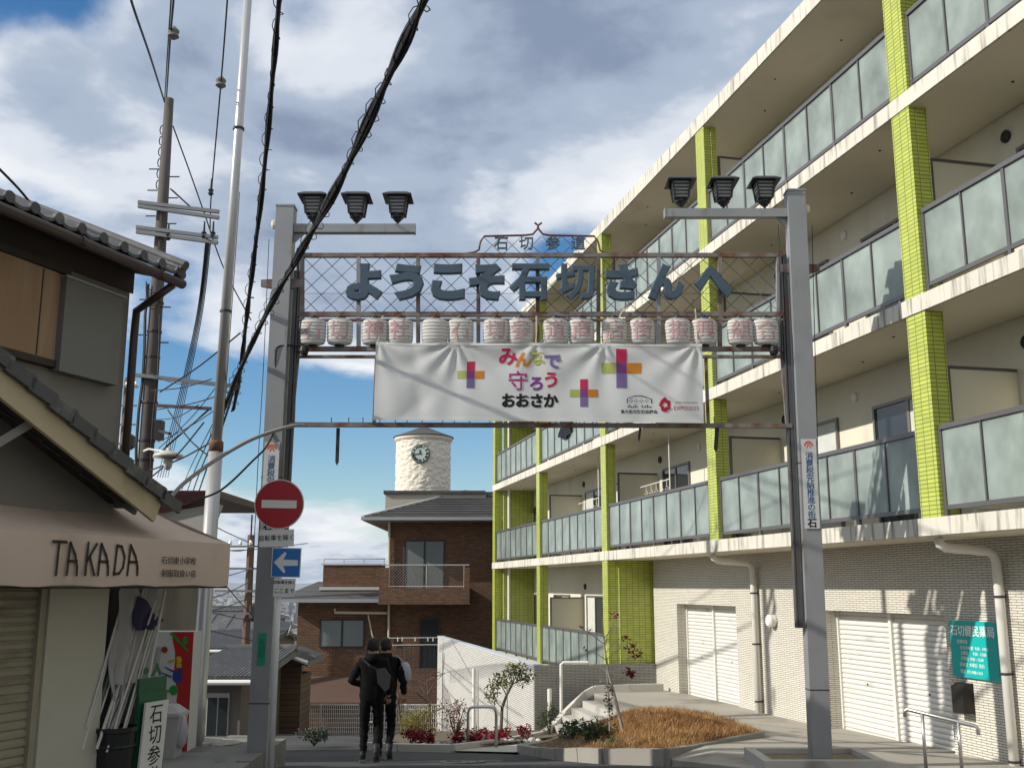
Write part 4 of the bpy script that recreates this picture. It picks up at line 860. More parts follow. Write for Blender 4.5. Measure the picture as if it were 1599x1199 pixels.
# ------------------------------------------------------------------ poles and signs
def poles():
    galv = M('galvanised', (.47, .47, .455), .32, .06, 2, metal=.45, stain=((.40, .37, .32), .2, 3, .2))
    base = at(305, 1166, 13.5); base.z = -1.97
    t = thing('steel_pole', 'tall silver steel pole tapering upwards with a rusty joint behind the awning', 'pole', base)
    mid = at(338, 690, 13.5); top = at(387, 0, 13.5); top = mid + (top - mid) * 1.25
    b = MB(); b.tube([base, at(309, 1100, 13.5), mid], [.110, .098, .092], 16); b.build('lower_tube', galv, t, smooth=True)
    b = MB(); b.tube([mid - Zv * .0, mid + (top - mid) * .5, top], [.070, .062, .053], 16); b.build('upper_tube', galv, t, smooth=True)
    b = MB(); b.tube([mid - Zv * .13, mid - Zv * .03, mid, mid + Zv * .02], [.094, .094, .092, .072], 16); b.build('rusty_joint', M('joint_rust', (.16, .08, .04), .8, .4, 6), t, smooth=True)
    for f in (.22, .55): b = MB(); p = mid + (top - mid) * f; b.tube([p, p + Zv * .03], .079, 14); b.build('band', dark_metal, t)
    # concrete utility pole
    X, Y = -6.08, 17.0
    ub = Vector((X, Y, hr(X, Y) - .05))
    t = thing('utility_pole', 'weathered concrete utility pole with steel crossarms beside the tiled eave', 'utility pole', ub)
    conc = M('pole_concrete', (.10, .088, .077), .9, .2, 1.5, .2, 40, stain=((.05, .045, .04), .4, 2.5, .4))
    ztop = at(262, 155, Y).z
    b = MB(); b.tube([ub, (X, Y, 1), (X, Y, 5), (X - .02, Y, ztop)], [.15, .132, .108, .078], 16); b.build('shaft', conc, t, smooth=True)
    zinc = M('crossarm_zinc', (.20, .205, .205), .5, .1, 3, metal=.4)
    for (xa, ya), (xb, yb_) in (((216, 316), (342, 331)), ((216, 322), (342, 340)), ((213, 355), (340, 371)), ((213, 362), (340, 379)), ((207, 585), (375, 604))):
        b = MB(); b.bar(at(xa, ya, Y - .16), at(xb, yb_, Y - .16), .06, .06); b.build('crossarm', zinc, t)
    b = MB(); b.bar(at(243, 633, Y - .2), at(330, 638, Y - .2), .05, .05); b.build('crossarm', M('arm_rust', (.11, .07, .06), .7, .2, 3), t)
    for a, c in (((266, 295), (296, 322)), ((270, 298), (300, 326)), ((330, 636), (243, 712))):
        b = MB(); b.tube([at(*a, Y - .16), at(*c, Y - .16)], .015, 6); b.build('stay', dark_metal, t)
    for py in (272, 305, 345, 415, 475, 530): 
        for sx in (-1, 1):
            p = at(250, py + 6 * sx, Y); p.x = X; b = MB(); b.tube([p + Vector((sx * .1, -.05, 0)), p + Vector((sx * .27, -.05, 0))], .012, 5); b.build('step_bolt', dark_metal, t)
    for py in (475, 520, 560, 690, 720, 630):
        p = at(245, py, Y); b = MB(); b.tube([(X, Y, p.z), (X, Y, p.z + .035)], .137 if py > 600 else .125, 14); b.build('band', dark_metal if py != 630 else MATS['arm_rust'], t)
    for px, py in ((329, 305), (318, 372), (332, 372), (262, 375)):
        p = at(px, py, Y - .16); b = MB(); b.lathe(p, [(.03, 0), (.05, .03), (.03, .06), (.05, .09), (.02, .13), (.015, .30)], 10); b.build('insulator', dark_metal, t)
    for dx, r_ in ((-.115, .018), (-.135, .012), (.125, .014)):
        b = MB(); b.tube([(X + dx + .02 * math.sin(k * 1.7), Y - .1, -1 + k * .55) for k in range(11 if dx > 0 else 12)], r_, 6); b.build('riser_cable', black_m, t)
    rr = random.Random(4)
    for k in range(6):
        p = at(248 - k, 205 + k * 17, Y); n = 8; b = MB(); c = Vector((X - .08, Y - .05, p.z)); b.tube([c + Vector((.05 * math.cos(a * .8), 0, .09 * math.sin(a * .8))) for a in range(n)], .010, 5); b.build('cable_loop', black_m, t)
    b = MB(); c = at(227, 430, Y - .2)
    for k in range(6): 
        b2 = MB(); b2.tube(sag(at(228, 440 + k * 3, Y - .2), at(250, 452 + k * 2, Y - .22), .12 + .03 * k, 8), .010, 5); b2.build('cable_loop', black_m, t)
    # street lamp on a bracket of the pole
    b = MB(); p = at(232, 702, Y - .1); b.tube([p, at(225, 704, Y - .6), at(232, 701, Y - .9), at(262, 706, Y - 1.0)], .018, 6); ar = b.build('lamp_bracket', pipe_white, t)
    c = at(263, 712, Y - 1.0); b = MB(); b.lathe(c, [(.235, -.02), (.22, .02), (.09, .07), (.03, .09), (.03, .13)], 18); b.build('lamp_shade', M('lamp_cream', (.52, .51, .46), .4, .1, 3), ar, smooth=True)
    b = MB(); b.lathe(c - Zv * .22, [(.02, 0), (.06, .04), (.075, .12), (.06, .2)], 12); b.build('lamp_bulb', M('bulb_glass', (.55, .58, .58), .2, .05, 2), ar, smooth=True)
    b = MB(); p = at(246, 672, Y - .2); b.box(p.x - .03, p.x + .09, p.y - .08, p.y + .08, p.z - .16, p.z + .16); b.bar(p, at(265, 677, Y - .6), .04, .04); b.build('switch_box', dark_metal, t)
    # road sign post
    sp = at(423, 1199, 12.45); sp.z = -2.13
    t = thing('road_sign_post', 'white post with round no entry sign, blue arrow sign and two small plates', 'road sign', sp)
    topp = at(441, 770, 12.45); b = MB(); b.tube([sp, topp], .036, 12); b.build('post', M('post_white', (.68, .68, .66), .4, .06, 2), t, smooth=True)
    fr = Vector((0, -1, 0)); wht = M('sign_white', (.62, .61, .58), .45, .04, 2); redm = M('sign_red', (.33, .008, .012), .4, .05, 2); blu = M('sign_blue', (.012, .13, .40), .4, .05, 2); blk = black_m
    c = at(436, 787, 12.38); r_ = .298
    b = MB(); b.lathe(c, [(r_, -.01), (r_, .0)], 40, (1, 0, 0), (0, 0, 1), fr); d = b.build('no_entry_disc', wht, t)
    b = MB(); b.lathe(c, [(r_ - .012, .001), (r_ - .012, .003)], 40, (1, 0, 0), (0, 0, 1), fr); b.build('red_face', redm, d)
    b = MB(); b.obox(c + fr * .005, (.21, 0, -.004), (0, .001, 0), (0, 0, .047)); b.build('white_bar', wht, d)
    def plate(px, py, w, h, lines, nm, bg, tilt=0):
        c = at(px, py, 12.38); b = MB(); rt = Vector((math.cos(tilt), 0, math.sin(tilt))); up = Vector((-math.sin(tilt), 0, math.cos(tilt)))
        b.obox(c, rt * w / 2, (0, .006, 0), up * h / 2); pl = b.build(nm, bg, t)
        if lines:
            b = MB()
            for s_, dz, sz in lines: b.text(s_, c + up * dz + fr * .008, sz, rt, up, fr, off=.0006, ext=.001)
            b.build('lettering', blk, pl)
        return pl, c, rt, up
    plate(432, 840, .41, .20, [('自転車を除く', 0, .072)], 'text_plate', wht, R(1.5))
    plate(444, 917, .255, .21, [('自転車を除く', .058, .044), ('ここまで', -.042, .062)], 'text_plate', wht, R(-1))
    pl, c, rt, up = plate(447, 878, .345, .345, None, 'arrow_plate', wht, R(-1))
    b = MB(); b.obox(c + fr * .0075, rt * .163, (0, .001, 0), up * .163); b.build('blue_face', blu, pl)
    b = MB(); A = [(-.145, 0), (-.02, .125), (.0, .105), (-.035, .035), (.14, .03), (.14, -.035), (-.035, -.04), (.0, -.11), (-.02, -.125)]
    b.prism([c + fr * .0095 + rt * u + up * v for u, v in A], fr * .001); b.build('arrow', wht, pl)
    for py in (770, 848, 880, 915): 
        p = at(438, py, 12.45); b = MB(); b.box(p.x - .05, p.x + .05, p.y - .06, p.y - .02, p.z - .015, p.z + .015); b.build('clamp', stainless, t)
poles()

# ------------------------------------------------------------------ overhead wires
def wires():
    wm = M('cable_black', (.014, .014, .016), .6, .2, 4); wg = M('cable_grey', (.24, .235, .22), .6, .1, 3)
    def cable(pts, r, label, group=None, m=wm, s=0.0, seg=10, rings=0, name='overhead_cable', knots=()):
        P = [at(*p) for p in pts]; Q = [P[0]]
        # smooth through the points
        for i in range(len(P) - 1):
            p0, p1, p2, p3 = P[max(0, i - 1)], P[i], P[i + 1], P[min(len(P) - 1, i + 2)]
            for k in range(1, seg + 1):
                t = k / seg; Q.append(.5 * ((2 * p1) + (p2 - p0) * t + (2 * p0 - 5 * p1 + 4 * p2 - p3) * t * t + (3 * p1 - p0 - 3 * p2 + p3) * t ** 3) - Zv * 4 * s * t * (1 - t))
        b = MB(); b.tube(Q, r, 6)
        if not rings and not knots:
            return b.build(name, m, label=label, cat='cable', group=group)
        t_ = thing(name, label, 'cable', Q[-1], group); b.build('strand', m, t_)
        if rings:
            acc = 0; rr = random.Random(len(Q))
            b = MB(); n = len(Q) * 4; prev = None; hel = []
            tot = sum((b_ - a).length for a, b_ in zip(Q, Q[1:])); d = 0
            for a, b_ in zip(Q, Q[1:]):
                L_ = (b_ - a).length; k = max(1, int(L_ / .03)); dirv = (b_ - a).normalized(); s1 = dirv.cross(Zv).normalized(); s2 = s1.cross(dirv)
                for i in range(k):
                    th = (d + L_ * i / k) / rings * 2 * math.pi; wob = 1.25 + .5 * math.sin(th * .13 + 1) ; hel.append(a + (b_ - a) * (i / k) + (s1 * math.cos(th) + s2 * math.sin(th)) * r * wob * 1.5)
                d += L_
            b.tube(hel, .005, 4, False); b.build('spiral_hanger', wm, t_)
            for off, rr_ in ((-.8, .7), (.9, .55)):
                b = MB(); b.tube([q + Vector((off * r * math.cos(i * .4), 0, off * r * 1.2 * math.sin(i * .33))) for i, q in enumerate(Q)], r * rr_, 5); b.build('strand', wm, t_)
        for kx, ky, kY, kr in knots:
            c = at(kx, ky, kY); b = MB(); b.lathe(c - Zv * kr * 1.2, [(kr * .3, 0), (kr, kr * .5), (kr * .8, kr), (kr, kr * 1.6), (kr * .3, kr * 2.4)], 10); b.build('spacer', M('spacer_grey', (.16, .15, .14), .7), t_)
        return t_
    cable([(690, -60, 6.2), (663, 0, 6.6), (600, 135, 7.7), (530, 285, 9.2), (470, 392, 10.6), (420, 482, 11.8), (380, 566, 13.0), (352, 632, 14.3), (332, 690, 15.8)], .030, 'thick black telephone cable bundle slanting across the sky past the gate post', rings=.26)
    cable([(441, -60, 8.6), (436, 0, 9), (424, 140, 10), (410, 290, 11.2), (393, 430, 12.4), (384, 505, 13.2), (374, 590, 14.2), (364, 640, 15.0)], .024, 'black cable bundle with hanger clips rising steeply beside the silver pole', rings=.30)
    cable([(275, -80, 9), (271, 0, 10), (266, 60, 12), (260, 152, 16.9)], .012, 'black power line with spacer running to the top of the concrete pole', knots=((271, 52, 11.5, .07),))
    cable([(270, -80, 9), (267, 0, 10), (263, 60, 12), (257, 158, 16.9)], .009, 'thin power line without spacer running to the top of the concrete pole')
    cable([(358, -60, 11), (355, 0, 11.5), (345, 130, 13.5), (330, 303, 16.8), (328, 360, 16.9)], .011, 'power line with one spacer coming down to the crossarm tip', knots=((345, 129, 13.5, .075),))
    cable([(196, -40, 9), (206, 5, 9.4), (235, 90, 12), (257, 160, 16.6)], .014, 'twisted service wire reaching the concrete pole from the shop side')
    cable([(270, 197, 17.1), (295, 265, 17.6), (318, 330, 18.2), (350, 420, 19.5), (392, 500, 21)], .013, 'twisted service wire leaving the concrete pole downhill')
    cable([(-20, 245, 8.5), (0, 265, 8.7), (30, 296, 9.0), (58, 330, 9.4)], .012, 'twisted drop wire ending on the tiled roof')
    cable([(100, 385, 9.6), (150, 425, 9.9), (200, 462, 10.2)], .009, 'twisted drop wire along the eave of the shop house')
    for k in range(5):
        cable([(322 + 1.8 * k, 372 + k, 16.8), (306 + 2.0 * k, 500, 20), (274 + 2.8 * k, 640, 26), (246 + 4 * k, 745, 36)], .011 if k < 3 else .009, 'black line of the sheaf running downhill from the crossarm', 'lines running downhill from the crossarm')
    for k in range(4):
        cable([(370 - 3 * k, 592 + 6 * k, 14.4), (345 - 6 * k, 672, 18), (318 - 9 * k, 745, 26), (300 - 9 * k, 800, 34)], .018 - .003 * k, 'black cable running down the street from the silver pole', 'cables running down the street from the silver pole')
    rr = random.Random(9)
    ends = [((242, 640), (372, 606)), ((246, 690), (336, 640)), ((248, 700), (352, 585)), ((236, 610), (330, 592)), ((240, 655), (310, 632)), ((232, 735), (330, 690)), ((236, 745), (318, 660)), ((250, 612), (375, 520)), ((262, 640), (330, 715)), ((238, 585), (300, 600))]
    for a, c in ends:
        cable([(*a, 16.8), ((a[0] + c[0]) / 2, (a[1] + c[1]) / 2 + rr.uniform(2, 9), 15.8), (*c, 14.3)], rr.choice((.007, .009, .012)), 'thin service wire strung between the concrete pole and the silver pole', 'service wires between the two poles')
    cable([(265, 778, 11.6), (290, 752, 12.0), (340, 716, 12.5), (395, 685, 12.7), (452, 666, 12.8), (475, 664, 12.95)], .024, 'grey conduit sweeping from the awning up to the gate', m=wg, name='conduit')
    cable([(300, 782, 11.8), (345, 765, 12.2), (392, 722, 12.6), (420, 690, 12.85), (432, 640, 12.95), (430, 560, 12.9), (436, 541, 12.9), (470, 540, 12.95)], .013, 'black lead looping from the awning to the gate post')
    cable([(420, 374, 12.9), (412, 560, 12.9), (402, 740, 12.9), (392, 960, 12.9)], .005, 'thin stay wire hanging beside the left gate post', name='stay_wire')
    cable([(1268, 352, 12.95), (1272, 520, 12.95), (1281, 830, 12.95), (1290, 1000, 12.95)], .005, 'thin stay wire hanging beside the right gate post', name='stay_wire')
    cable([(1215, 352, 12.95), (1217, 400, 12.95), (1219, 500, 12.95), (1221, 560, 12.95)], .008, 'chained wire hanging inside the right gate post', name='stay_wire')
    cable([(374, 300, 13.6), (362, 480, 13.6), (350, 640, 13.6), (336, 800, 13.6), (326, 940, 13.6)], .006, 'thin wire running down the silver pole', name='stay_wire')
    # far wires between the poles down the street
    for k, (a, c) in enumerate([((300, 800), (392, 848)), ((330, 860), (480, 848)), ((352, 858), (395, 856)), ((330, 902), (395, 886)), ((325, 935), (395, 905)), ((320, 955), (396, 930)), ((262, 935), (396, 970)), ((250, 960), (396, 1000)), ((255, 985), (330, 945)), ((345, 905), (420, 985))]):
        cable([(*a, 24), ((a[0] + c[0]) / 2, (a[1] + c[1]) / 2 + 3, 30), (*c, 36)], .014, 'far wire crossing the view of the city below', 'far wires over the lower street')
wires()
# ------------------------------------------------------------------ brick house with the clock tower
HY = 42.0
def brick_house():
    brick = M('brown_brick', (.175, .084, .042), .8, .25, 1.2, tile=(.23, .075, .012, (.055, .04, .032), .5, .35))
    slate = M('slate_roof', (.075, .072, .072), .75, .2, 1.5, tile=(.45, .16, .012, (.035, .035, .035), .5, .25))
    pale = M('pale_trim', (.45, .45, .43), .6, .08, 2); stone = M('tower_plaster', (.72, .66, .56), .85, .06, 1.5)
    h = thing('brick_house', 'brown brick house with slate hip roof and a round clock tower', 'building', at(690, 1080, HY + 3))
    gz = -6.2
    def W(px, py, dy=0.0): return at(px, py, HY + dy)
    def fbox(b, x0, y0, x1, y1, d0, d1):
        "box from photo pixels on the plane HY+d0, reaching back to HY+d1"
        p = W(x0, y0, d0); q = W(x1, y1, d0); b.box(p.x, q.x, HY + d0, HY + d1, q.z, p.z)
    xr = W(930, 900).x; xl = W(606, 900).x
    eave = W(650, 815).z
    b = MB(); b.box(xl, xr, HY, HY + 9, gz, eave); b.build('main_wall', brick, h)
    xw = W(461, 1000, -.0).x; ez = W(500, 938).z
    b = MB(); b.box(xw, xl - .004, HY + .3, HY + 8, gz, ez); b.build('wing_wall', brick, h)
    # hip roof with overhang
    ov = .95; x0 = xl - ov; x1 = xr + 1; y0 = HY - ov; y1 = HY + 10; zr = W(725, 768, 4.5).z; ym = (y0 + y1) / 2; xi = W(727, 768, 4.5).x
    b = MB(); b.add([(x0, y0, eave + .12), (x1, y0, eave + .12), (x1, y1, eave + .12), (x0, y1, eave + .12), (xi, ym, zr), (x1, ym, zr)], [(0, 1, 5, 4), (3, 0, 4), (2, 3, 4, 5)])
    rf = b.build('roof', slate, h)
    # courses of slates stand proud on the front slope
    n = 15
    for k in range(n):
        f0 = k / n; f1 = (k + 1.02) / n
        def e(f, a): return Vector(a) + (Vector((xi if a[0] == x0 else x1, ym, zr)) - Vector(a)) * f
        A, B_ = (x0, y0, eave + .13), (x1, y0, eave + .13); up = Vector((0, -.35, .9)).normalized()
        p = [e(f0, A) + up * .05, e(f0, B_) + up * .05, e(f1, B_) + up * .012, e(f1, A) + up * .012, e(f0, A), e(f0, B_)]
        b = MB(); b.add(p, [(0, 1, 2, 3), (4, 5, 1, 0)]); b.build('slate_course', slate, rf)
    b = MB(); b.box(x0, x1, y0 + .02, y1, eave + .0, eave + .115); b.build('soffit', M('soffit_brown', (.24, .21, .17), .8), rf)
    b = MB(); b.box(x0 - .05, x1, y0 - .10, y0 + .015, eave + .02, eave + .14); b.build('gutter', M('zinc_gutter', (.33, .35, .37), .4, .08, 2, metal=.4), rf)
    b = MB(); b.bar((x0, y0, eave + .17), (xi, ym, zr + .06), .14, .08); b.build('hip_cap', pale, rf)
    # wing roof
    wx0 = xw - .75; z2 = W(505, 917, 3).z; y0w = HY - .5
    b = MB(); b.add([(wx0, y0w, ez + .08), (W(594, 938).x, y0w, ez + .08), (W(594, 938).x, HY + 3, z2 + .25), (W(497, 905, 3).x, HY + 3, z2 + .25), (wx0, HY + 8, ez + .08), (W(497, 905, 3).x, HY + 6, z2 + .25)], [(0, 1, 2, 3), (4, 0, 3, 5)]); wr = b.build('wing_roof', slate, h)
    b = MB(); b.box(wx0 - .05, W(594, 938).x, y0w - .1, y0w, ez - .05, ez + .08); b.box(wx0 - .05, wx0, y0w, HY + 8, ez - .05, ez + .08); b.build('gutter', MATS['zinc_gutter'], wr)
    b = MB(); b.box(wx0, W(594, 938).x, y0w + .01, HY + 8, ez - .04, ez + .04); b.build('soffit', MATS['soffit_brown'], wr)
    # terrace parapet
    b = MB(); p = W(505, 882, 1.2); q = W(600, 917, 1.2); b.box(p.x, q.x, HY + 1.2, HY + 1.4, q.z, p.z); b.box(p.x, p.x + .2, HY + 1.41, HY + 6, q.z, p.z); b.build('parapet', brick, h)
    b = MB(); b.box(p.x - .06, q.x, HY + 1.15, HY + 1.45, p.z, p.z + .06); b.build('parapet_cap', pale, h)
    b = MB(); b.box(p.x - .1, q.x, HY + 1.0, HY + 1.19, q.z - .10, q.z + .02); b.build('flashing', pale, h)
    b = MB(); b.tube([(p.x, HY + 1.3, p.z + .25), (q.x, HY + 1.3, p.z + .25)], .025, 6); [b.tube([(p.x + i * .83, HY + 1.3, p.z + .05), (p.x + i * .83, HY + 1.3, p.z + .25)], .02, 6) for i in range(4)]; b.build('parapet_rail', stainless, h)
    # tower base, drum, cap, clock
    TY = 4.0; c0 = W(659, 770, TY + 1.3); rad = abs(W(702, 730, TY).x - W(616, 730, TY).x) / 2; tx = (W(702, 730, TY).x + W(616, 730, TY).x) / 2
    p = W(602, 771, TY - 1); q = W(722, 800, TY - 1)
    b = MB(); b.box(p.x, q.x + 1.0, HY + TY - 1, HY + TY + 2.5, eave, p.z); tb = b.build('tower_base', M('base_render', (.40, .37, .31), .85, .1, 1), h)
    b = MB(); b.box(p.x - .08, q.x + 1, HY + TY - 1.1, HY + TY + 2.6, p.z, p.z + .14); b.build('coping', MATS['slate_roof'], tb)
    yc = HY + TY + .6; zb = p.z + .14; ztop = at(658, 681, yc - rad).z
    # drum of rough plaster patches
    b = MB(); nt, nz = 110, 66; rr = random.Random(2); vs_ = []
    cells = [(rr.uniform(0, 2 * math.pi), rr.uniform(zb, ztop), rr.uniform(0, .03)) for _ in range(700)]
    for j in range(nz + 1):
        z = zb + (ztop - zb) * j / nz
        for i in range(nt):
            a = 2 * math.pi * i / nt; best = min(((((a - ca + math.pi) % (2 * math.pi) - math.pi) * rad * 1.0) ** 2 + ((z - cz) * 1.25) ** 2, cd) for ca, cz, cd in cells)
            r_ = rad * 1.0 + best[1] - .028 * min(1, best[0] / .014); vs_.append((tx + r_ * math.cos(a), yc + r_ * math.sin(a), z))
    b.add(vs_, [(j * nt + i, j * nt + (i + 1) % nt, (j + 1) * nt + (i + 1) % nt, (j + 1) * nt + i) for j in range(nz) for i in range(nt)])
    tw = b.build('clock_tower', stone, h)
    b = MB(); b.lathe((tx, yc, ztop - .02), [(rad + .03, -.08), (rad + .09, 0), (rad + .09, .10)], 48); b.build('cornice', stone, tw)
    b = MB(); b.lathe((tx, yc, ztop + .08), [(rad + .14, 0), (rad + .14, .03), (rad * .5, .32), (.06, .55)], 48); b.build('cap', MATS['slate_roof'], tw)
    cc = at(656.5, 708, yc - rad - .06); cr = abs(at(671.5, 708, yc - rad).x - cc.x); fr = Vector((0, -1, 0)); X_ = Vector((1, 0, 0))
    b = MB(); b.lathe(cc + fr * -.18, [(cr, 0), (cr, .2), (cr * .95, .22)], 40, X_, Zv, fr); ck = b.build('clock', M('clock_rim', (.06, .10, .085), .5), tw)
    b = MB(); b.lathe(cc + fr * .042, [(cr * .9, 0), (cr * .9, .004)], 40, X_, Zv, fr); b.build('dial', M('clock_dial', (.50, .58, .54), .5), ck)
    b = MB()
    for k, s in enumerate(('XII', 'I', 'II', 'III', 'IIII', 'V', 'VI', 'VII', 'VIII', 'IX', 'X', 'XI')):
        a = math.pi / 2 - k * math.pi / 6; up = Vector((math.cos(a), 0, math.sin(a))); rt = Vector((up.z, 0, -up.x)); b.text(s, cc + fr * .052 + up * cr * .72, cr * .34, rt, up, fr, off=.008, ext=.002)
    b.build('numerals', black_m, ck)
    for a, ln, w in ((R(100), .42, .05), (R(190), .66, .035)):
        d = Vector((math.cos(a), 0, math.sin(a))); b = MB(); b.bar(cc + fr * .062 - d * .05, cc + fr * .062 + d * cr * ln, w, .012, fr); b.build('hand', black_m, ck)
    # windows
    def window(x0, y0, x1, y1, d=0, cur=True, rail=False, split=True):
        p = W(x0, y0, d); q = W(x1, y1, d); t_ = .06; yf = HY + d
        b = MB(); b.box(p.x, q.x, yf - .05, yf - .004, p.z - t_, p.z); b.box(p.x, q.x, yf - .05, yf - .004, q.z, q.z + t_); b.box(p.x, p.x + t_, yf - .05, yf - .004, q.z + t_, p.z - t_); b.box(q.x - t_, q.x, yf - .05, yf - .004, q.z + t_, p.z - t_)
        m_ = (p.x + q.x) / 2
        if split: b.box(m_ - .04, m_ + .04, yf - .05, yf - .004, q.z + t_, p.z - t_)
        w = b.build('window', dark_metal, h)
        cells_ = ((p.x + t_, m_ - .04), (m_ + .04, q.x - t_)) if split else ((p.x + t_, q.x - t_),)
        for a, c_ in cells_:
            b = MB(); b.box(a, c_, yf - .03, yf - .006, q.z + t_, p.z - t_); pn = b.build('pane', M('house_glass', (.16, .19, .19), .12, .25, .8, spec=.7) if cur else glass_dark, w)
        return w
    window(632, 843, 694, 921); window(500, 966, 569, 1011, .3); window(655, 965, 686, 1049, cur=False, split=False)
    # balcony
    p = W(592, 918, -1.3); q = W(733, 941, -1.3)
    b = MB(); b.box(p.x, q.x, HY - 1.3, HY - .004, q.z, p.z); bl = b.build('balcony', brick, h)
    pz = W(600, 886, -1.3).z
    b = MB(); b.box(p.x, p.x + .36, HY - 1.3, HY - 1.1, p.z, pz); b.build('pier', brick, bl); b = MB(); b.box(q.x - .22, q.x, HY - 1.3, HY - 1.1, p.z, pz); b.build('pier', brick, bl)
    b = MB(); b.box(p.x - .04, q.x + .04, HY - 1.34, HY - .004, q.z - .06, q.z - .004); b.build('edge', brick, bl)
    zr2 = W(600, 882, -1.2).z; x2, x3 = p.x + .36, q.x - .22; b = MB(); b.tube([(x2 - .3, HY - 1.2, zr2), (x3 + .2, HY - 1.2, zr2)], .025, 6)
    b.tube([(x2, HY - 1.2, p.z + .06), (x3, HY - 1.2, p.z + .06)], .02, 6); [b.tube([(x2 + (x3 - x2) * f, HY - 1.2, p.z), (x2 + (x3 - x2) * f, HY - 1.2, zr2)], .02, 6) for f in (0, .5, 1)]
    hh = zr2 - p.z - .06; k = -hh
    while k < x3 - x2:
        for sg in (0, 1):
            a0 = max(0, -k); a1 = min(hh, x3 - x2 - k)
            if a1 > a0: b.tube([(x2 + k + a0, HY - 1.2, p.z + .06 + (hh - a0 if sg else a0)), (x2 + k + a1, HY - 1.2, p.z + .06 + (hh - a1 if sg else a1))], .006, 3, False)
        k += .12
    b.build('mesh_railing', stainless, bl)
    # pipes
    pw = M('pipe_beige', (.48, .43, .33), .5)
    for pts, r_ in (([(608, 815), (607, 1000)], .05), ([(523, 950), (523, 956), (600, 957), (604, 957)], .05), ([(575, 960), (581, 990), (594, 1030)], .03)):
        b = MB(); b.tube([W(x, y, -.10) for x, y in pts], r_, 8); b.build('pipe', pw, h)
    # lower canopy, lower balcony with railing, washing line, aerial dish
    p = W(458, 1072, -1.0); q = W(566, 1096, -1.0); b = MB(); b.prism([(p.x, HY - 1.0, q.z), (p.x, HY + .29, p.z + .3), (p.x, HY + .29, q.z - .1), (p.x, HY - 1.0, q.z - .1)], (q.x - p.x, 0, 0)); b.build('canopy', M('canopy_brown', (.10, .06, .045), .6, .2, 2), h)
    p = W(620, 1046, -1.0); q = W(720, 1100, -1.0); b = MB(); b.box(p.x, q.x, HY - 1.0, HY - .004, q.z, p.z); lb = b.build('lower_balcony', brick, h)
    zt = W(640, 1008, -.95).z; b = MB(); b.tube([(p.x, HY - .95, zt), (q.x, HY - .95, zt)], .022, 6); [b.tube([(p.x + (q.x - p.x) * i / 14, HY - .95, p.z), (p.x + (q.x - p.x) * i / 14, HY - .95, zt)], .012, 5) for i in range(15)]; b.build('railing', dark_metal, lb)
    for py in (996, 1007): b = MB(); b.tube([W(600, py, -.8), W(692, py - 1, -.8)], .012, 5); b.build('washing_line', pipe_white, h)
    for px in (621, 628, 648, 668, 676): b = MB(); pp = W(px, 1000, -.8); b.box(pp.x - .02, pp.x + .02, pp.y - .01, pp.y + .01, pp.z - .02, pp.z + .13); b.build('peg', pipe_white, h)
    c = W(454, 985, -.6); b = MB(); nn = Vector((-.93, -.25, .28)).normalized(); s1 = nn.cross(Zv).normalized(); b.lathe(c, [(.04, 0), (.17, .03), (.25, .07)], 18, s1, s1.cross(nn), nn); ds = b.build('satellite_dish', M('dish_grey', (.45, .45, .44), .5), h, smooth=True)
    b = MB(); b.tube([c, W(462, 1000, -.1)], .03, 6); b.build('dish_arm', stainless, ds)
brick_house()

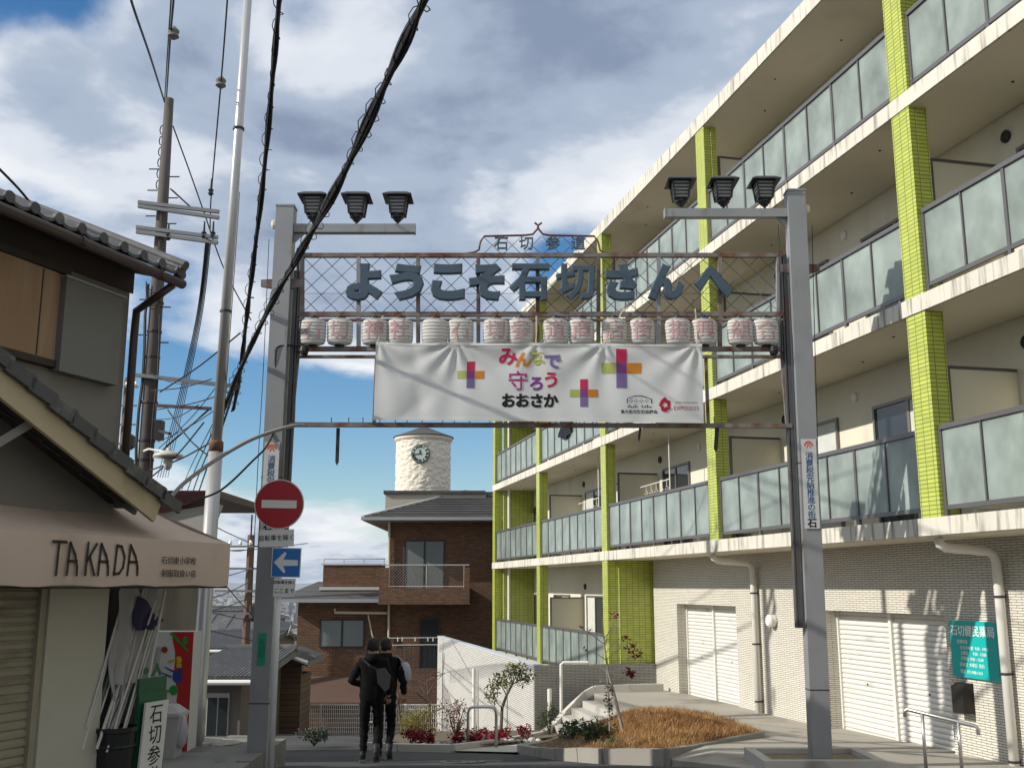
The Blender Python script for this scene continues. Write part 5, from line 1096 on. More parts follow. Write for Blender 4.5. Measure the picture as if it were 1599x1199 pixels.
# ------------------------------------------------------------------ lower street houses, far poles, city, hills, air
def lower_street():
    kw = MATS['roof_tile_grey']
    def small_house(nm, label, x0, x1, y0, y1, zg, ze, zr, wall, ridge='x', gut=True, wins=(), roofm=kw, ov=.5, rows=14, asym=None):
        h = thing(nm, label, 'house', ((x0 + x1) / 2, (y0 + y1) / 2, zg))
        b = MB(); b.box(x0, x1, y0, y1, zg, ze); b.build('wall', wall, h)
        b = MB(); a, c, d, e_ = x0 - ov, x1 + ov, y0 - ov, y1 + ov
        if ridge == 'x':
            ym = (d + e_) / 2; b.prism([(a, d, ze), (a, ym, zr), (a, e_, ze), (a, e_, ze - .12), (a, ym, zr - .14), (a, d, ze - .12)], (c - a, 0, 0))
            ends = [((a, d), (c, d), ym)]
        else:
            xm = (a + c) / 2; zc = ze
            if asym: xm = asym[0]; c = asym[1].x; zc = asym[1].z; a = min(a, x0 - .3)
            b.prism([(a, d, ze), (xm, d, zr), (c, d, zc), (c, d, zc - .12), (xm, d, zr - .14), (a, d, ze - .12)], (0, e_ - d, 0))
        rf = b.build('roof', roofm, h)
        # gable wall
        b = MB()
        if ridge == 'x': b.prism([(x0, y0, ze), (x0, (y0 + y1) / 2, zr - .2), (x0, y1, ze)], (.1, 0, 0)); b.prism([(x1 - .1, y0, ze), (x1 - .1, (y0 + y1) / 2, zr - .2), (x1 - .1, y1, ze)], (.1, 0, 0))
        else: b.prism([(x0, y0, ze - .01), (xm, y0, zr - .2), (x1, y0, (ze if not asym else zc + .02) - .01), (x1, y0, ze - .01)] if asym else [(x0, y0, ze - .01), (xm, y0, zr - .2), (x1, y0, ze - .01)], (0, .1, 0))
        b.build('gable', wall, h)
        # rolls of the tiled roof
        if ridge == 'x':
            ym = (d + e_) / 2
            for k in range(rows): 
                xx = a + (c - a) * (k + .5) / rows; b = MB(); b.tube([(xx, d - .02, ze + .02), (xx, ym, zr + .02)], .045, 6); b.build('tile_roll', roofm, rf)
            b = MB(); b.tube([(a, ym, zr + .03), (c, ym, zr + .03)], .11, 8); b.build('ridge', roofm, rf)
            if gut: b = MB(); b.tube([(a, d - .06, ze - .08), (c, d - .06, ze - .08)], .06, 8); b.build('gutter', white_paint, rf)
        else:
            for k in range(rows):
                yy = d + (e_ - d) * (k + .5) / rows
                for s in (0, 1): b = MB(); b.tube([((a, c)[s], yy, (ze, zc)[s] + .02), (xm, yy, zr + .02)], .045, 6); b.build('tile_roll', roofm, rf)
            if gut: b = MB(); b.tube([(a, d - .03, ze - .02), (xm, d - .03, zr - .02), (c, d - .03, zc - .02)], .06, 6); b.build('bargeboard', white_paint, rf)
        for wx, wz, ww, wh in wins:
            b = MB(); b.box(wx - ww / 2, wx + ww / 2, y0 - .05, y0 - .004, wz - wh / 2, wz + wh / 2); w = b.build('window', M('alu_frame', (.45, .45, .44), .4), h)
            for s in (-1, 1): b = MB(); b.box(wx + s * ww * .24 - ww * .21, wx + s * ww * .24 + ww * .21, y0 - .06, y0 - .051, wz - wh * .42, wz + wh * .42); b.build('pane', glass_dark, w)
        return h
    brown = M('brown_boards', (.13, .085, .055), .85, .15, 2, tile=(3, .14, .012, (.05, .035, .025), .5, .2)); greyw = M('grey_boards', (.17, .15, .13), .85, .2, 1.5); cream = M('pale_render', (.42, .37, .28), .85, .1, 1)
    P = lambda px, py, Y: at(px, py, Y)
    # brown boarded house whose gable shows beside the gate post
    a = P(368, 1052, 28); c = P(484, 1030, 28); pk = P(452, 1017, 28)
    small_house('boarded_house', 'low brown boarded house with white bargeboards beside the brick house', P(385, 1052, 28).x, P(470, 1052, 28).x, 28, 29.4, -7.4, P(370, 1054, 28).z, P(452, 1018, 28).z, brown, 'y', asym=(P(452, 1018, 28).x, P(486, 1031, 28)), wins=((P(395, 1110, 28).x, P(395, 1100, 28).z, .5, 1.0),), rows=7)
    small_house('tiled_house', 'dark tiled house with a weathered wall down the street', P(318, 1060, 24).x, P(378, 1060, 24).x, 24, 31, -7.6, P(350, 1056, 24).z, P(345, 1016, 27).z, greyw, 'x', wins=((P(340, 1120, 24).x, P(340, 1125, 24).z, .5, 1.2),), rows=20)
    small_house('far_tiled_house', 'charcoal tiled roof house below the shop corner', P(300, 1010, 44).x, P(398, 1010, 44).x, 44, 52, -9, P(340, 1012, 44).z, P(345, 985, 48).z, cream, 'x', rows=26)
    small_house('white_gable_house', 'pale house with small white gable farther down the hill', P(372, 1000, 60).x, P(400, 1000, 60).x, 60, 66, -12, P(380, 1005, 60).z, P(386, 992, 60).z, cream, 'y', rows=6)
    for i, (px, py, Y, w, lab) in enumerate([(270, 990, 70, 9, 'grey roofed house half hidden behind the painted cabinet'), (345, 978, 85, 8, 'grey roofed house between the far wires'), (300, 966, 130, 11, 'distant grey roofed house left of the silver pole'), (372, 962, 150, 10, 'distant pale house beside the rusty far pole'), (262, 975, 110, 9, 'distant grey house behind the bare branches')]):
        p = P(px, py, Y); small_house('hillside_house', lab, p.x - w / 2, p.x + w / 2, Y, Y + 8, p.z - 9, p.z - .3, p.z + 1.4, (cream, greyw)[i % 2], 'xy'[i % 2], gut=False, rows=8)
    # neighbouring house with the dark red eave beyond the awning
    n = thing('red_eave_house', 'house with dark red metal eave behind the awning', 'house', Vector((-6.2, 15.5, -2.2)))
    red = M('oxblood_metal', (.045, .012, .012), .45, .2, 3); Y = 14.4
    e0, e1, e2 = P(205, 812, Y), P(340, 765, Y), P(338, 795, Y)
    b = MB(); b.prism([P(232, 776, Y), P(340, 766, Y), P(341, 772, Y), P(232, 806, Y + .02)], (0, .05, 0)); b.box(e0.x - 3, e1.x, Y + .06, Y + 3.2, e1.z - .10, e1.z); b.build('roof', red, n)
    b = MB(); b.prism([P(228, 806, Y + .07), P(338, 786, Y + .07), P(316, 848, Y + .07), P(225, 850, Y + .07)], (0, .35, 0)); b.build('eave_soffit', M('soffit_pale', (.42, .41, .38), .8, .1, 2), n)
    b = MB(); b.box(e0.x - 3, P(232, 850, Y + .5).x, Y + .5, Y + 3, -3.5, e1.z - .11); b.build('wall', stucco, n)
    # far poles
    for lab, px, ptop, pbot, Y, r_ in (('thin far utility pole with rusty sleeve down the street', 392, 835, 1060, 36, .15), ('far utility pole with many insulators behind the shop wall', 200, 590, 820, 40, .17)):
        p = P(px, ptop, Y); t = thing('far_utility_pole', lab, 'utility pole', Vector((p.x, Y, hr(p.x, Y) - .1)))
        b = MB(); b.tube([(p.x, Y, hr(p.x, Y) - .1), (p.x, Y, p.z)], [r_, r_ * .75], 10); b.build('shaft', M('pole_brown', (.14, .085, .06), .8, .2, 2), t)
        b = MB(); b.tube([(p.x, Y, p.z), (p.x, Y, p.z + .7)], .03, 5); b.build('rod', dark_metal, t)
        for k in range(4): b = MB(); zz = p.z - .4 - .75 * k; b.bar((p.x - 1.1, Y - .2, zz), (p.x + .5, Y - .2, zz), .07, .07); b.build('crossarm', MATS['crossarm_zinc'], t)
        for k in range(5): b = MB(); b.lathe((p.x - 1 + k * .35, Y - .2, p.z - .35), [(.05, 0), (.07, .06), (.03, .16)], 8); b.build('insulator', pipe_white, t)
        b = MB(); b.lathe((p.x + .35, Y - .3, p.z - 2.9), [(.1, 0), (.22, .1), (.22, .5), (.1, .6)], 10); b.build('transformer', dark_metal, t)
    # city of the plain
    rr = random.Random(21); walls = [M('city_pale', (.46, .45, .43), .8, .1, .05), M('city_grey', (.28, .29, .30), .8, .1, .05), M('city_roof', (.12, .12, .14), .8, .1, .05), M('city_tan', (.34, .30, .26), .8, .1, .05)]
    b = MB()
    for _ in range(6500):
        Y = 260 * (60 ** rr.random()); X = Y * rr.uniform(-.46, .06); z = hr(X, Y); s = rr.uniform(5, 13) * (1 + Y / 5000); hh = rr.uniform(4, 9) * (1 + Y / 6000)
        if rr.random() < .05: hh *= rr.uniform(2, 4)
        b.k = rr.choice((0, 0, 1, 2, 2, 3)); b.box(X - s / 2, X + s / 2, Y, Y + s * rr.uniform(.6, 1.2), z - 2, z + hh)
    b.build('distant_city', walls, loc=(0, 0, 0), label='hazy city of small buildings spreading over the plain below', cat='city', kind='stuff')
    b = MB(); xs = [-26000 + 700 * i for i in range(60)]; rr = random.Random(5); Y = 27000
    prof = [max(40, 150 + 55 * math.sin(i * .31) + 35 * math.sin(i * .83 + 1) + rr.uniform(-8, 8)) for i in range(60)]
    n = 60; b.add([(x, Y, -100) for x in xs] + [(x, Y + 2500, -95 + h_) for x, h_ in zip(xs, prof)] + [(x, Y + 6000, -100) for x in xs], [(i, i + 1, n + i + 1, n + i) for i in range(n - 1)] + [(n + i, n + i + 1, 2 * n + i + 1, 2 * n + i) for i in range(n - 1)])
    b.build('hills', M('hill_green', (.05, .07, .045), .9, .2, .001), loc=(0, 0, 0), kind='structure')
lower_street()

def air():
    m = bpy.data.materials.new('haze'); m.use_nodes = True; N = m.node_tree.nodes; N.clear()
    v = N.new('ShaderNodeVolumePrincipled'); v.inputs['Color'].default_value = (.80, .88, 1, 1); v.inputs['Density'].default_value = 3.2e-5; v.inputs['Anisotropy'].default_value = .2
    o = N.new('ShaderNodeOutputMaterial'); m.node_tree.links.new(v.outputs[0], o.inputs['Volume'])
    b = MB(); b.box(-61000, 61000, -300, 81000, -130, 150); b.build('haze', m, loc=(0, 0, 0), kind='stuff')
air()

# ------------------------------------------------------------------ planting, street furniture
def leaves(b, pts, size, rr, flat=.5, asp=.5):
    for p in pts:
        d = Vector((rr.gauss(0, 1), rr.gauss(0, 1), rr.gauss(0, 1) * flat + .2)).normalized(); e = d.cross(Vector((rr.gauss(0, 1), rr.gauss(0, 1), rr.gauss(0, 1)))).normalized()
        s = size * rr.uniform(.6, 1.3); p = Vector(p); w = e * s * asp / 2
        b.add([p, p + d * s * .5 + w, p + d * s, p + d * s * .5 - w], [(0, 1, 2, 3)])
def blob_pts(c, r, n, rr, shell=.55):
    out = []
    while len(out) < n:
        v = Vector((rr.uniform(-1, 1), rr.uniform(-1, 1), rr.uniform(-1, 1)))
        if shell < v.length < 1: out.append(Vector((c[0] + v.x * r[0], c[1] + v.y * r[1], c[2] + v.z * r[2])))
    return out
def twig_tree(b, base, top, r0, n, spread, rr, depth=2):
    tips = []; base = Vector(base); top = Vector(top); mid = base.lerp(top, .5) + Vector((rr.uniform(-.05, .05), 0, 0)) * (top - base).length
    b.tube([base, mid, top], [r0, r0 * .75, r0 * .35], 6); L_ = (top - base).length
    for k in range(n):
        f = rr.uniform(.35, 1); p = base.lerp(top, f) if f > .5 else base.lerp(mid, f * 2); a = rr.uniform(0, 2 * math.pi)
        q = p + Vector((math.cos(a) * spread, math.sin(a) * spread * .7, spread * rr.uniform(.3, 1.1))) * rr.uniform(.5, 1.1)
        if depth > 0: tips += twig_tree(b, p, q, r0 * .5, max(2, n - 2), spread * .55, rr, depth - 1)
        else: b.tube([p, q], [r0 * .5, r0 * .2], 4, False); tips.append(q)
    tips.append(top); return tips
def planting():
    rr = random.Random(31); conc2 = M('kerb_concrete', (.30, .28, .245), .85, .15, 2, .15, 60, stain=((.2, .19, .16), .4, 2, None))
    # dry-grass planter with kerb stones
    poly = [(.14, 17.7), (.70, 16.1), (1.29, 14.95), (2.05, 14.4), (2.9, 15.35), (3.79, 16.4), (3.3, 18.4), (2.75, 19.6), (1.5, 18.9), (.6, 18.4)]
    t = thing('planter', 'kerbed planter with a mound of dry rust coloured grass on the forecourt corner', 'planter', (2, 17, -2.4))
    def pz(x, y): f = max(0, min(1, (x - .5) / 1.5)); return (hr(x, y) + .10) * (1 - f) + (hf(y) + .08) * f
    cx = sum(p[0] for p in poly) / len(poly); cy = sum(p[1] for p in poly) / len(poly)
    for i in range(len(poly)):
        a, c = Vector((*poly[i], 0)), Vector((*poly[(i + 1) % len(poly)], 0)); n = max(1, round((c - a).length / .75))
        for k in range(n):
            p, q = a.lerp(c, (k + .012) / n), a.lerp(c, (k + .988) / n); p.z = pz(p.x, p.y) - .075; q.z = pz(q.x, q.y) - .075 + rr.uniform(-.006, .006)
            b = MB(); b.bar(p, q, .13, .26); b.build('kerb_stone', conc2, t)
    b = MB(); b.add([(x, y, pz(x, y)) for x, y in poly] + [(2.55, 17.0, pz(2.55, 17.0) + .20)], [(i, (i + 1) % len(poly), len(poly)) for i in range(len(poly))]); b.build('soil_mound', soil, t)
    def inside(x, y):
        s = False
        for i in range(len(poly)):
            (x1, y1), (x2, y2) = poly[i], poly[(i + 1) % len(poly)]
            if (y1 > y) != (y2 > y) and x < (x2 - x1) * (y - y1) / (y2 - y1) + x1: s = not s
        return s
    gm = [M('dry_grass_a', (.44, .24, .095), .9, .25, 2, transl=.3), M('dry_grass_b', (.58, .37, .16), .9, .2, 2, transl=.3), M('dry_grass_c', (.27, .13, .06), .9, .2, 2, transl=.3)]
    b = MB(); cnt = 0
    while cnt < 26000:
        x = rr.uniform(.4, 3.9); y = rr.uniform(14.2, 20.5)
        if not inside(x, y): continue
        dl = (x - .4) - (y - 14.2) * .0
        if x < 1.35 and y > 15.6 and rr.random() < .8: continue
        f = 1 - min(1, math.hypot((x - 2.55) / 1.25, (y - 17.0) / 2.6)); z = pz(x, y) - .01 + .20 * f; q_ = math.sin(math.floor(x * 5) * 12.9 + math.floor(y * 4) * 78.2) * 43758.5; h = rr.uniform(.03, .14) * (.75 + .55 * (q_ - math.floor(q_))); a = rr.uniform(0, 6.28); ln = rr.uniform(.05, .16)
        w = .0045; dx, dy = math.cos(a), math.sin(a); b.k = rr.choice((0, 0, 1, 1, 2)) if math.sin(x * 3.1 + y * 1.7) > -.3 else rr.choice((0, 2, 2, 1))
        b.add([(x - dy * w, y + dx * w, z - .02), (x + dy * w, y - dx * w, z - .02), (x + dx * ln * .4 + dy * w * .6, y + dy * ln * .4 - dx * w * .6, z + h * .7), (x + dx * ln, y + dy * ln, z + h), (x + dx * ln * .4 - dy * w * .6, y + dy * ln * .4 + dx * w * .6, z + h * .7)], [(0, 1, 2, 4), (4, 2, 3)]); cnt += 1
    g = b.build('dry_grass', gm, t, kind='stuff')
    # shrubs
    def shrub(nm, label, c, r, n, size, mats, rr, group=None, cat='shrub', stems=5, flat=.5, asp=.5):
        base = Vector((c[0], c[1], c[2] - r[2])); s = thing(nm, label, cat, base, group)
        b = MB()
        for k in range(stems):
            q = Vector((c[0] + rr.uniform(-.6, .6) * r[0], c[1] + rr.uniform(-.6, .6) * r[1], c[2] + rr.uniform(-.1, .7) * r[2])); b.tube([base - Zv * .03, base.lerp(q, .5) + Vector((rr.uniform(-.03, .03), 0, 0)), q], [.012, .009, .004], 5, False)
        b.build('stems', M('twig_brown', (.10, .075, .05), .9), s)
        b = MB(); pts = []; 
        for k in range(8):
            cc = (c[0] + rr.uniform(-.55, .55) * r[0], c[1] + rr.uniform(-.55, .55) * r[1], c[2] + rr.uniform(-.5, .5) * r[2]); pts += blob_pts(cc, tuple(v * rr.uniform(.35, .6) for v in r), n // 8, rr, .2)
        for p in pts: b.k = rr.randrange(len(mats)); leaves(b, [p], size, rr, flat, asp)
        b.build('foliage', mats, s); return s
    dg = [M('leaf_dark', (.035, .055, .02), .6, .2, 5, transl=.2), M('leaf_mid', (.06, .09, .03), .6, .2, 5, transl=.25)]
    gold = [M('leaf_gold', (.30, .24, .05), .7, .2, 5, transl=.3), M('leaf_olive', (.16, .16, .04), .7, .2, 5, transl=.3)]
    red = [M('leaf_crimson', (.30, .012, .03), .6, .2, 5, transl=.3), M('leaf_maroon', (.14, .01, .015), .6, .2, 5, transl=.3)]
    blue = [M('leaf_blue', (.085, .11, .085), .7, .2, 5, transl=.2), M('leaf_bluedark', (.05, .065, .05), .7, .2, 5)]
    shrub('shrub', 'dark green shrub at the street end of the planter', (.95, 17.4, hr(.95, 17.4) + .36), (.38, .5, .24), 700, .06, dg, rr)
    shrub('shrub', 'dark green shrub beside the thin maple in the planter', (1.35, 16.5, hr(1.35, 16.5) + .38), (.30, .4, .28), 600, .07, dg, rr)
    shrub('shrub', 'bright green tuft at the planter kerb', (1.38, 15.5, hr(1.38, 15.5) + .24), (.14, .2, .14), 260, .06, [MATS['leaf_mid']], rr, stems=2)
    shrub('golden_shrub', 'golden green rounded shrub behind the walkers', (at(655, 1130, 19.6).x, 19.6, -2.42), (.46, .4, .30), 2200, .05, gold, rr, flat=1.5, asp=.25)
    shrub('grey_shrub', 'low blue grey shrub in front of the white fence', (at(490, 1155, 19.3).x, 19.3, -2.62), (.34, .3, .16), 1100, .05, blue, rr)
    shrub('fern', 'feathery green plant against the tiled terrace wall', (at(858, 1110, 23).x, 23.0, -2.75), (.25, .25, .34), 600, .09, [MATS['leaf_mid'], MATS['leaf_dark']], rr, asp=.2)
    shrub('brown_shrub', 'brown leafless shrub at the corner of the white wall', (at(712, 1110, 20.5).x, 20.5, -2.45), (.36, .3, .36), 420, .05, [M('leaf_brown', (.13, .08, .05), .8), MATS['leaf_maroon']], rr, stems=16)
    for k, (px, Y, w) in enumerate([(716, 19.0, .16), (738, 19.2, .2), (752, 19.5, .18), (772, 19.8, .2), (789, 20.2, .17), (817, 20.8, .19), (640, 19.2, .16), (654, 19.0, .2), (668, 19.1, .14)]):
        X = at(px, 1140, Y).x; shrub('red_flower', 'clump of crimson flowering cabbage in the stone edged bed' if k < 6 else 'clump of crimson flowering plants in front of the golden shrub', (X, Y, hr(X, Y) + .22), (w * .9, w, .15), 240, .06, red, rr, 'crimson flowers in the bed' if k < 6 else 'crimson flowers at the golden shrub', 'flower', 2)
    # pale stones edging the bed
    for k in range(22):
        f = k / 21; px = 622 + 218 * f; Y = 18.4 + 2.2 * f; X = at(px, 1150, Y).x; s = rr.uniform(.045, .09); b = MB(); b.lathe((X, Y - .1, hr(X, Y) + .05), [(s * .8, 0), (s, s * .5), (s * .7, s * 1.1), (s * .2, s * 1.3)], 7); b.v = [(x + rr.uniform(-.012, .012), y + rr.uniform(-.01, .01), z) for x, y, z in b.v]
        b.build('edging_stone', M('pale_stone', (.50, .49, .46), .85, .15, 4), label='small pale stone edging the flower bed', cat='stone', group='stones edging the flower bed')
    # bed soil and curved kerb
    b = MB(); pl = [(-1.05, 18.05), (0, 19.7), (.75, 21.5), (1.1, 22.6), (1.6, 24.9), (.4, 25), (-1.6, 33), (-3.4, 29), (-2.4, 20.5), (-1.9, 18.9)]
    b.add([(x, y, hr(max(-4, x), y) + .10) for x, y in pl], [tuple(range(len(pl)))]); b.build('planting_bed', soil, loc=(0, 0, 0), kind='structure')
    kt = thing('curved_kerb', 'pale curved kerb sweeping up beside the forecourt steps', 'kerb', (0.5, 21, -2.8))
    path = [(-2.6, 18.75, 0), (-1.9, 18.2, 0), (-1, 17.95, 0), (-.6, 18.9, 0), (-.2, 20, 0), (.15, 21.2, 0), (.4, 22.2, 0), (.65, 23.1, 0), (.95, 23.9, -3.05), (1.2, 24.25, -2.85), (1.45, 24.4, -2.64), (1.68, 24.47, -2.44), (1.9, 24.5, -2.33), (2.7, 24.62, -2.31), (3.5, 24.78, -2.31)]
    path = [(x, y, hr(x, y) + .06 if i < 8 else z) for i, (x, y, z) in enumerate(path)]
    for i, (p, q) in enumerate(zip(path, path[1:])):
        p = Vector(p); q = Vector(q); b = MB(); b.bar(p.lerp(q, .0), p.lerp(q, .995), .12, .17); b.build('kerb_stone', M('kerb_pale', (.50, .48, .43), .85, .1, 2, .1, 50), kt)
    # steps
    st = thing('steps', 'four concrete steps leading down from the forecourt', 'steps', (1.8, 21.8, -3.0))
    for k in range(4):
        b = MB(); d_ = .27 * k; zt = -2.40 - .15 * (k + 1); b.prism([(2.515 - d_, 21.2, -3.6), (1.865 - d_, 24.3, -3.6), (1.60 - d_, 24.3, -3.6), (2.25 - d_, 21.2, -3.6)], (0, 0, zt + 3.6)); b.build('step', concrete, st)
    # planter at the foot of the right post
    t = thing('post_planter', 'low concrete kerb box around the foot of the right gate post', 'planter', (3.6, 13.0, -2.2))
    x0, x1, y0, y1 = 2.92, 4.35, 12.55, 13.6
    for a in ((x0, x1, y0, y0 + .12), (x0, x1, y1 - .12, y1), (x0, x0 + .12, y0 + .124, y1 - .124), (x1 - .12, x1, y0 + .124, y1 - .124)):
        b = MB(); b.box(*a, -2.35, -1.99); b.build('kerb_stone', concrete, t)
    b = MB(); b.box(x0 + .122, x1 - .122, y0 + .122, y1 - .122, -2.3, -2.05); b.build('gravel_fill', M('gravel', (.25, .19, .12), .95, .4, 20, .8, 90), t)
    # hoops
    for lab, xa, xb, yt, yb_, Y in (('stainless cycle hoop in the flower bed', 731, 775, 1103, 1152, 18.9), ('grey cycle hoop behind the walkers', 566, 590, 1128, 1165, 18.0)):
        p, q = at(xa, yt, Y), at(xb, yt, Y); zb = hr(0, Y); r_ = .09; b = MB()
        b.tube([(p.x, Y, zb), (p.x, Y, p.z - r_), (p.x + r_ * .3, Y, p.z - r_ * .3), (p.x + r_, Y, p.z), (q.x - r_, Y, p.z), (q.x - r_ * .3, Y, p.z - r_ * .3), (q.x, Y, p.z - r_), (q.x, Y, zb)], .028, 10); b.build('cycle_hoop', stainless, smooth=True, label=lab, cat='cycle hoop')
    # white mesh fence
    fw = M('fence_white', (.66, .66, .64), .5, .05, 2); Y = 30.0
    t = thing('mesh_fence', 'white welded mesh fence in front of the brick house', 'fence', Vector((at(560, 1150, Y).x, Y, hr(-4, Y))))
    xa, xb = at(425, 1120, Y).x, at(708, 1120, Y).x; zt, zb = at(560, 1100, Y).z, at(560, 1149, Y).z; n = int((xb - xa) / .055)
    b = MB(); [b.tube([(xa + .055 * i, Y, zb), (xa + .055 * i, Y, zt)], .009, 4, False) for i in range(n + 1)]; b.build('uprights', fw, t, kind='stuff')
    for k in range(8): b = MB(); z = zb + (zt - zb) * k / 7; b.tube([(xa, Y, z), (xb, Y, z)], .008 if k not in (0, 7) else .014, 5, False); b.build('rail', fw, t)
    for i in range(5): b = MB(); x = xa + (xb - xa) * (i + .15) / 4.3; b.tube([(x, Y + .03, zb - .35), (x, Y + .03, zt + .02)], .025, 8); b.build('post', fw, t)
    b = MB(); b.box(xa, xb, Y - .08, Y + .12, zb - .7, zb - .06); b.build('base_wall', conc2, t)
    # small evergreen tree
    base = Vector((at(782, 1140, 21).x, 21, -2.85)); t = thing('small_tree', 'small evergreen tree with one bent trunk before the white wall', 'tree', base)
    b = MB(); tr = [base, at(784, 1105, 21), at(791, 1085, 21), at(800, 1068, 21)]; b.tube(tr, [.035, .03, .026, .02], 8); tips = []
    for px, py in ((770, 1072), (780, 1060), (796, 1045), (812, 1043), (823, 1056), (815, 1062), (804, 1048), (788, 1066)):
        q = at(px, py, 21 + rr.uniform(-.2, .2)); b.tube([tr[-1 if px > 775 else -2], tr[-1].lerp(q, .6) + Zv * .02, q], [.014, .010, .005], 5); tips.append(q)
    b.tube([tr[1], at(772, 1092, 21), at(766, 1088, 21)], [.01, .007, .004], 5); tips.append(at(767, 1088, 21)); b.build('trunk', M('bark_grey', (.12, .10, .08), .9, .2, 8), t)
    b = MB(); lm = [M('leaf_yellowgreen', (.17, .16, .035), .5, .2, 5, transl=.3), MATS['leaf_mid'], MATS['leaf_dark']]
    for q in tips:
        for p in blob_pts(q, (.15, .15, .13), 75, rr, .1): b.k = rr.choice((0, 0, 1, 2)); leaves(b, [p], .085, rr, 1.2, .38)
    b.build('crown', lm, t)
    # thin red-leaved maple
    Y = 16.3; base = at(978, 1140, Y); base.z = hf(Y) + .15; t = thing('thin_maple', 'thin young maple with few dark red leaves standing in the planter', 'tree', base)
    b = MB(); bark = M('bark_pale', (.30, .27, .23), .9, .2, 8)
    b.tube([at(973, 1142, Y), at(962, 1095, Y), at(950, 1050, Y), at(944, 1010, Y), at(941, 965, Y)], [.028, .024, .019, .012, .005], 8)
    b.tube([at(952, 1140, Y), at(950, 1080, Y), at(947, 1040, Y)], [.014, .012, .009], 6); tips = []
    for a, c in (((944, 1010), (960, 962)), ((946, 1030), (985, 1008)), ((948, 1045), (995, 1020)), ((950, 1060), (985, 1045)), ((944, 1010), (920, 985)), ((944, 1005), (905, 978)), ((946, 1030), (910, 1015)), ((955, 1070), (985, 1050)), ((944, 995), (965, 975)), ((945, 1020), (975, 995)), ((949, 1050), (920, 1040)), ((952, 1065), (930, 1070))):
        A, C = at(*a, Y), at(*c, Y + rr.uniform(-.3, .3)); m_ = A.lerp(C, .5) + Zv * rr.uniform(.0, .08); b.tube([A, m_, C], [.007, .005, .002], 5); tips.append(C)
        for k in range(5): q = A.lerp(C, rr.uniform(.3, 1)); b.tube([q, q + Vector((rr.uniform(-.12, .12), rr.uniform(-.1, .1), rr.uniform(0, .15)))], .002, 4, False)
    b.build('trunk', bark, t)
    b = MB()
    for i in (0, 1, 2, 3, 7, 9, 1, 2, 7):
        for p in blob_pts(tips[i] - Zv * .02, (.10, .10, .06), 16, rr, .0): b.k = rr.randrange(2); leaves(b, [p], .075, rr, .6, .5)
    for i in (4, 5, 6): leaves(b, blob_pts(tips[i], (.03, .03, .03), 4, rr, 0), .06, rr)
    b.build('crown', [M('maple_red', (.15, .018, .02), .6, .2, 5, transl=.3), MATS['leaf_maroon']], t)
    b = MB(); leaves(b, blob_pts(at(951, 1095, Y), (.06, .06, .32), 150, rr, 0), .05, rr); b.build('ivy', dg[0], t)
    # bare trees
    for lab, px, py0, py1, Y, sp in (('leafless tree seen under the awning before the city', 285, 1010, 925, 19, .75), ('leafless twiggy tree beside the white wall', 672, 1140, 1060, 24, .42), ('leafless twiggy bush behind the walkers', 628, 1145, 1075, 25, .34)):
        base = at(px, py0, Y); base.z = hr(base.x, Y); t = thing('bare_tree', lab, 'tree', base); b = MB(); twig_tree(b, base, at(px - 6, py1, Y), .035, 6, sp, rr); b.build('branches', M('bare_twig', (.13, .09, .08), .9, .2, 5), t)
    # white pipes and low pipe posts by the terrace
    for lab, pts, r_ in (('white vent pipe standing against the grey tiled end wall', [(858, 1105), (858, 1075)], .05), ('white pipe frame at the top of the terrace corner', [(876, 1110), (876, 1037), (880, 1034), (918, 1034)], .035), ('thin white downpipe on the white terrace wall', [(746, 1130), (746, 1046)], .03), ('second thin pipe on the white terrace wall', [(740, 1130), (740, 1043)], .05)):
        Yp = 24.4 if pts[0][0] > 800 else 27.5
        P_ = [at(x, y, Yp) for x, y in pts]; P_[0].z = min(P_[0].z, hr(P_[0].x, Yp)); b = MB(); b.tube(P_, r_, 10); b.build('wall_pipe', pipe_white, label=lab, cat='pipe')
    # manhole cover
    c = at(722, 1191, 15.4); X, Yc = c.x, 15.4
    t = thing('manhole_cover', 'round cast iron manhole cover in the asphalt behind the walkers', 'manhole cover', (X, Yc, hr(X, Yc) + .022))
    sl = (hr(X, Yc + .4) - hr(X, Yc - .4)) / .8; AZ = Vector((0, -sl, 1)).normalized(); AY = Vector((0, 1, sl)).normalized(); o = Vector((X, Yc, hr(X, Yc) + .026)); iron = M('cast_iron', (.09, .088, .085), .55, .2, 8, metal=.5)
    b = MB(); b.lathe(o, [(.33, 0), (.33, .008), (.30, .010)], 32, (1, 0, 0), AY, AZ); b.build('frame', iron, t)
    for k in range(10): b = MB(); a = 2 * math.pi * k / 10; d = Vector((1, 0, 0)) * math.cos(a) + AY * math.sin(a); b.bar(o + d * .08 + AZ * .013, o + d * .27 + AZ * .013, .03, .006, AZ); b.build('rib', iron, t)
planting()
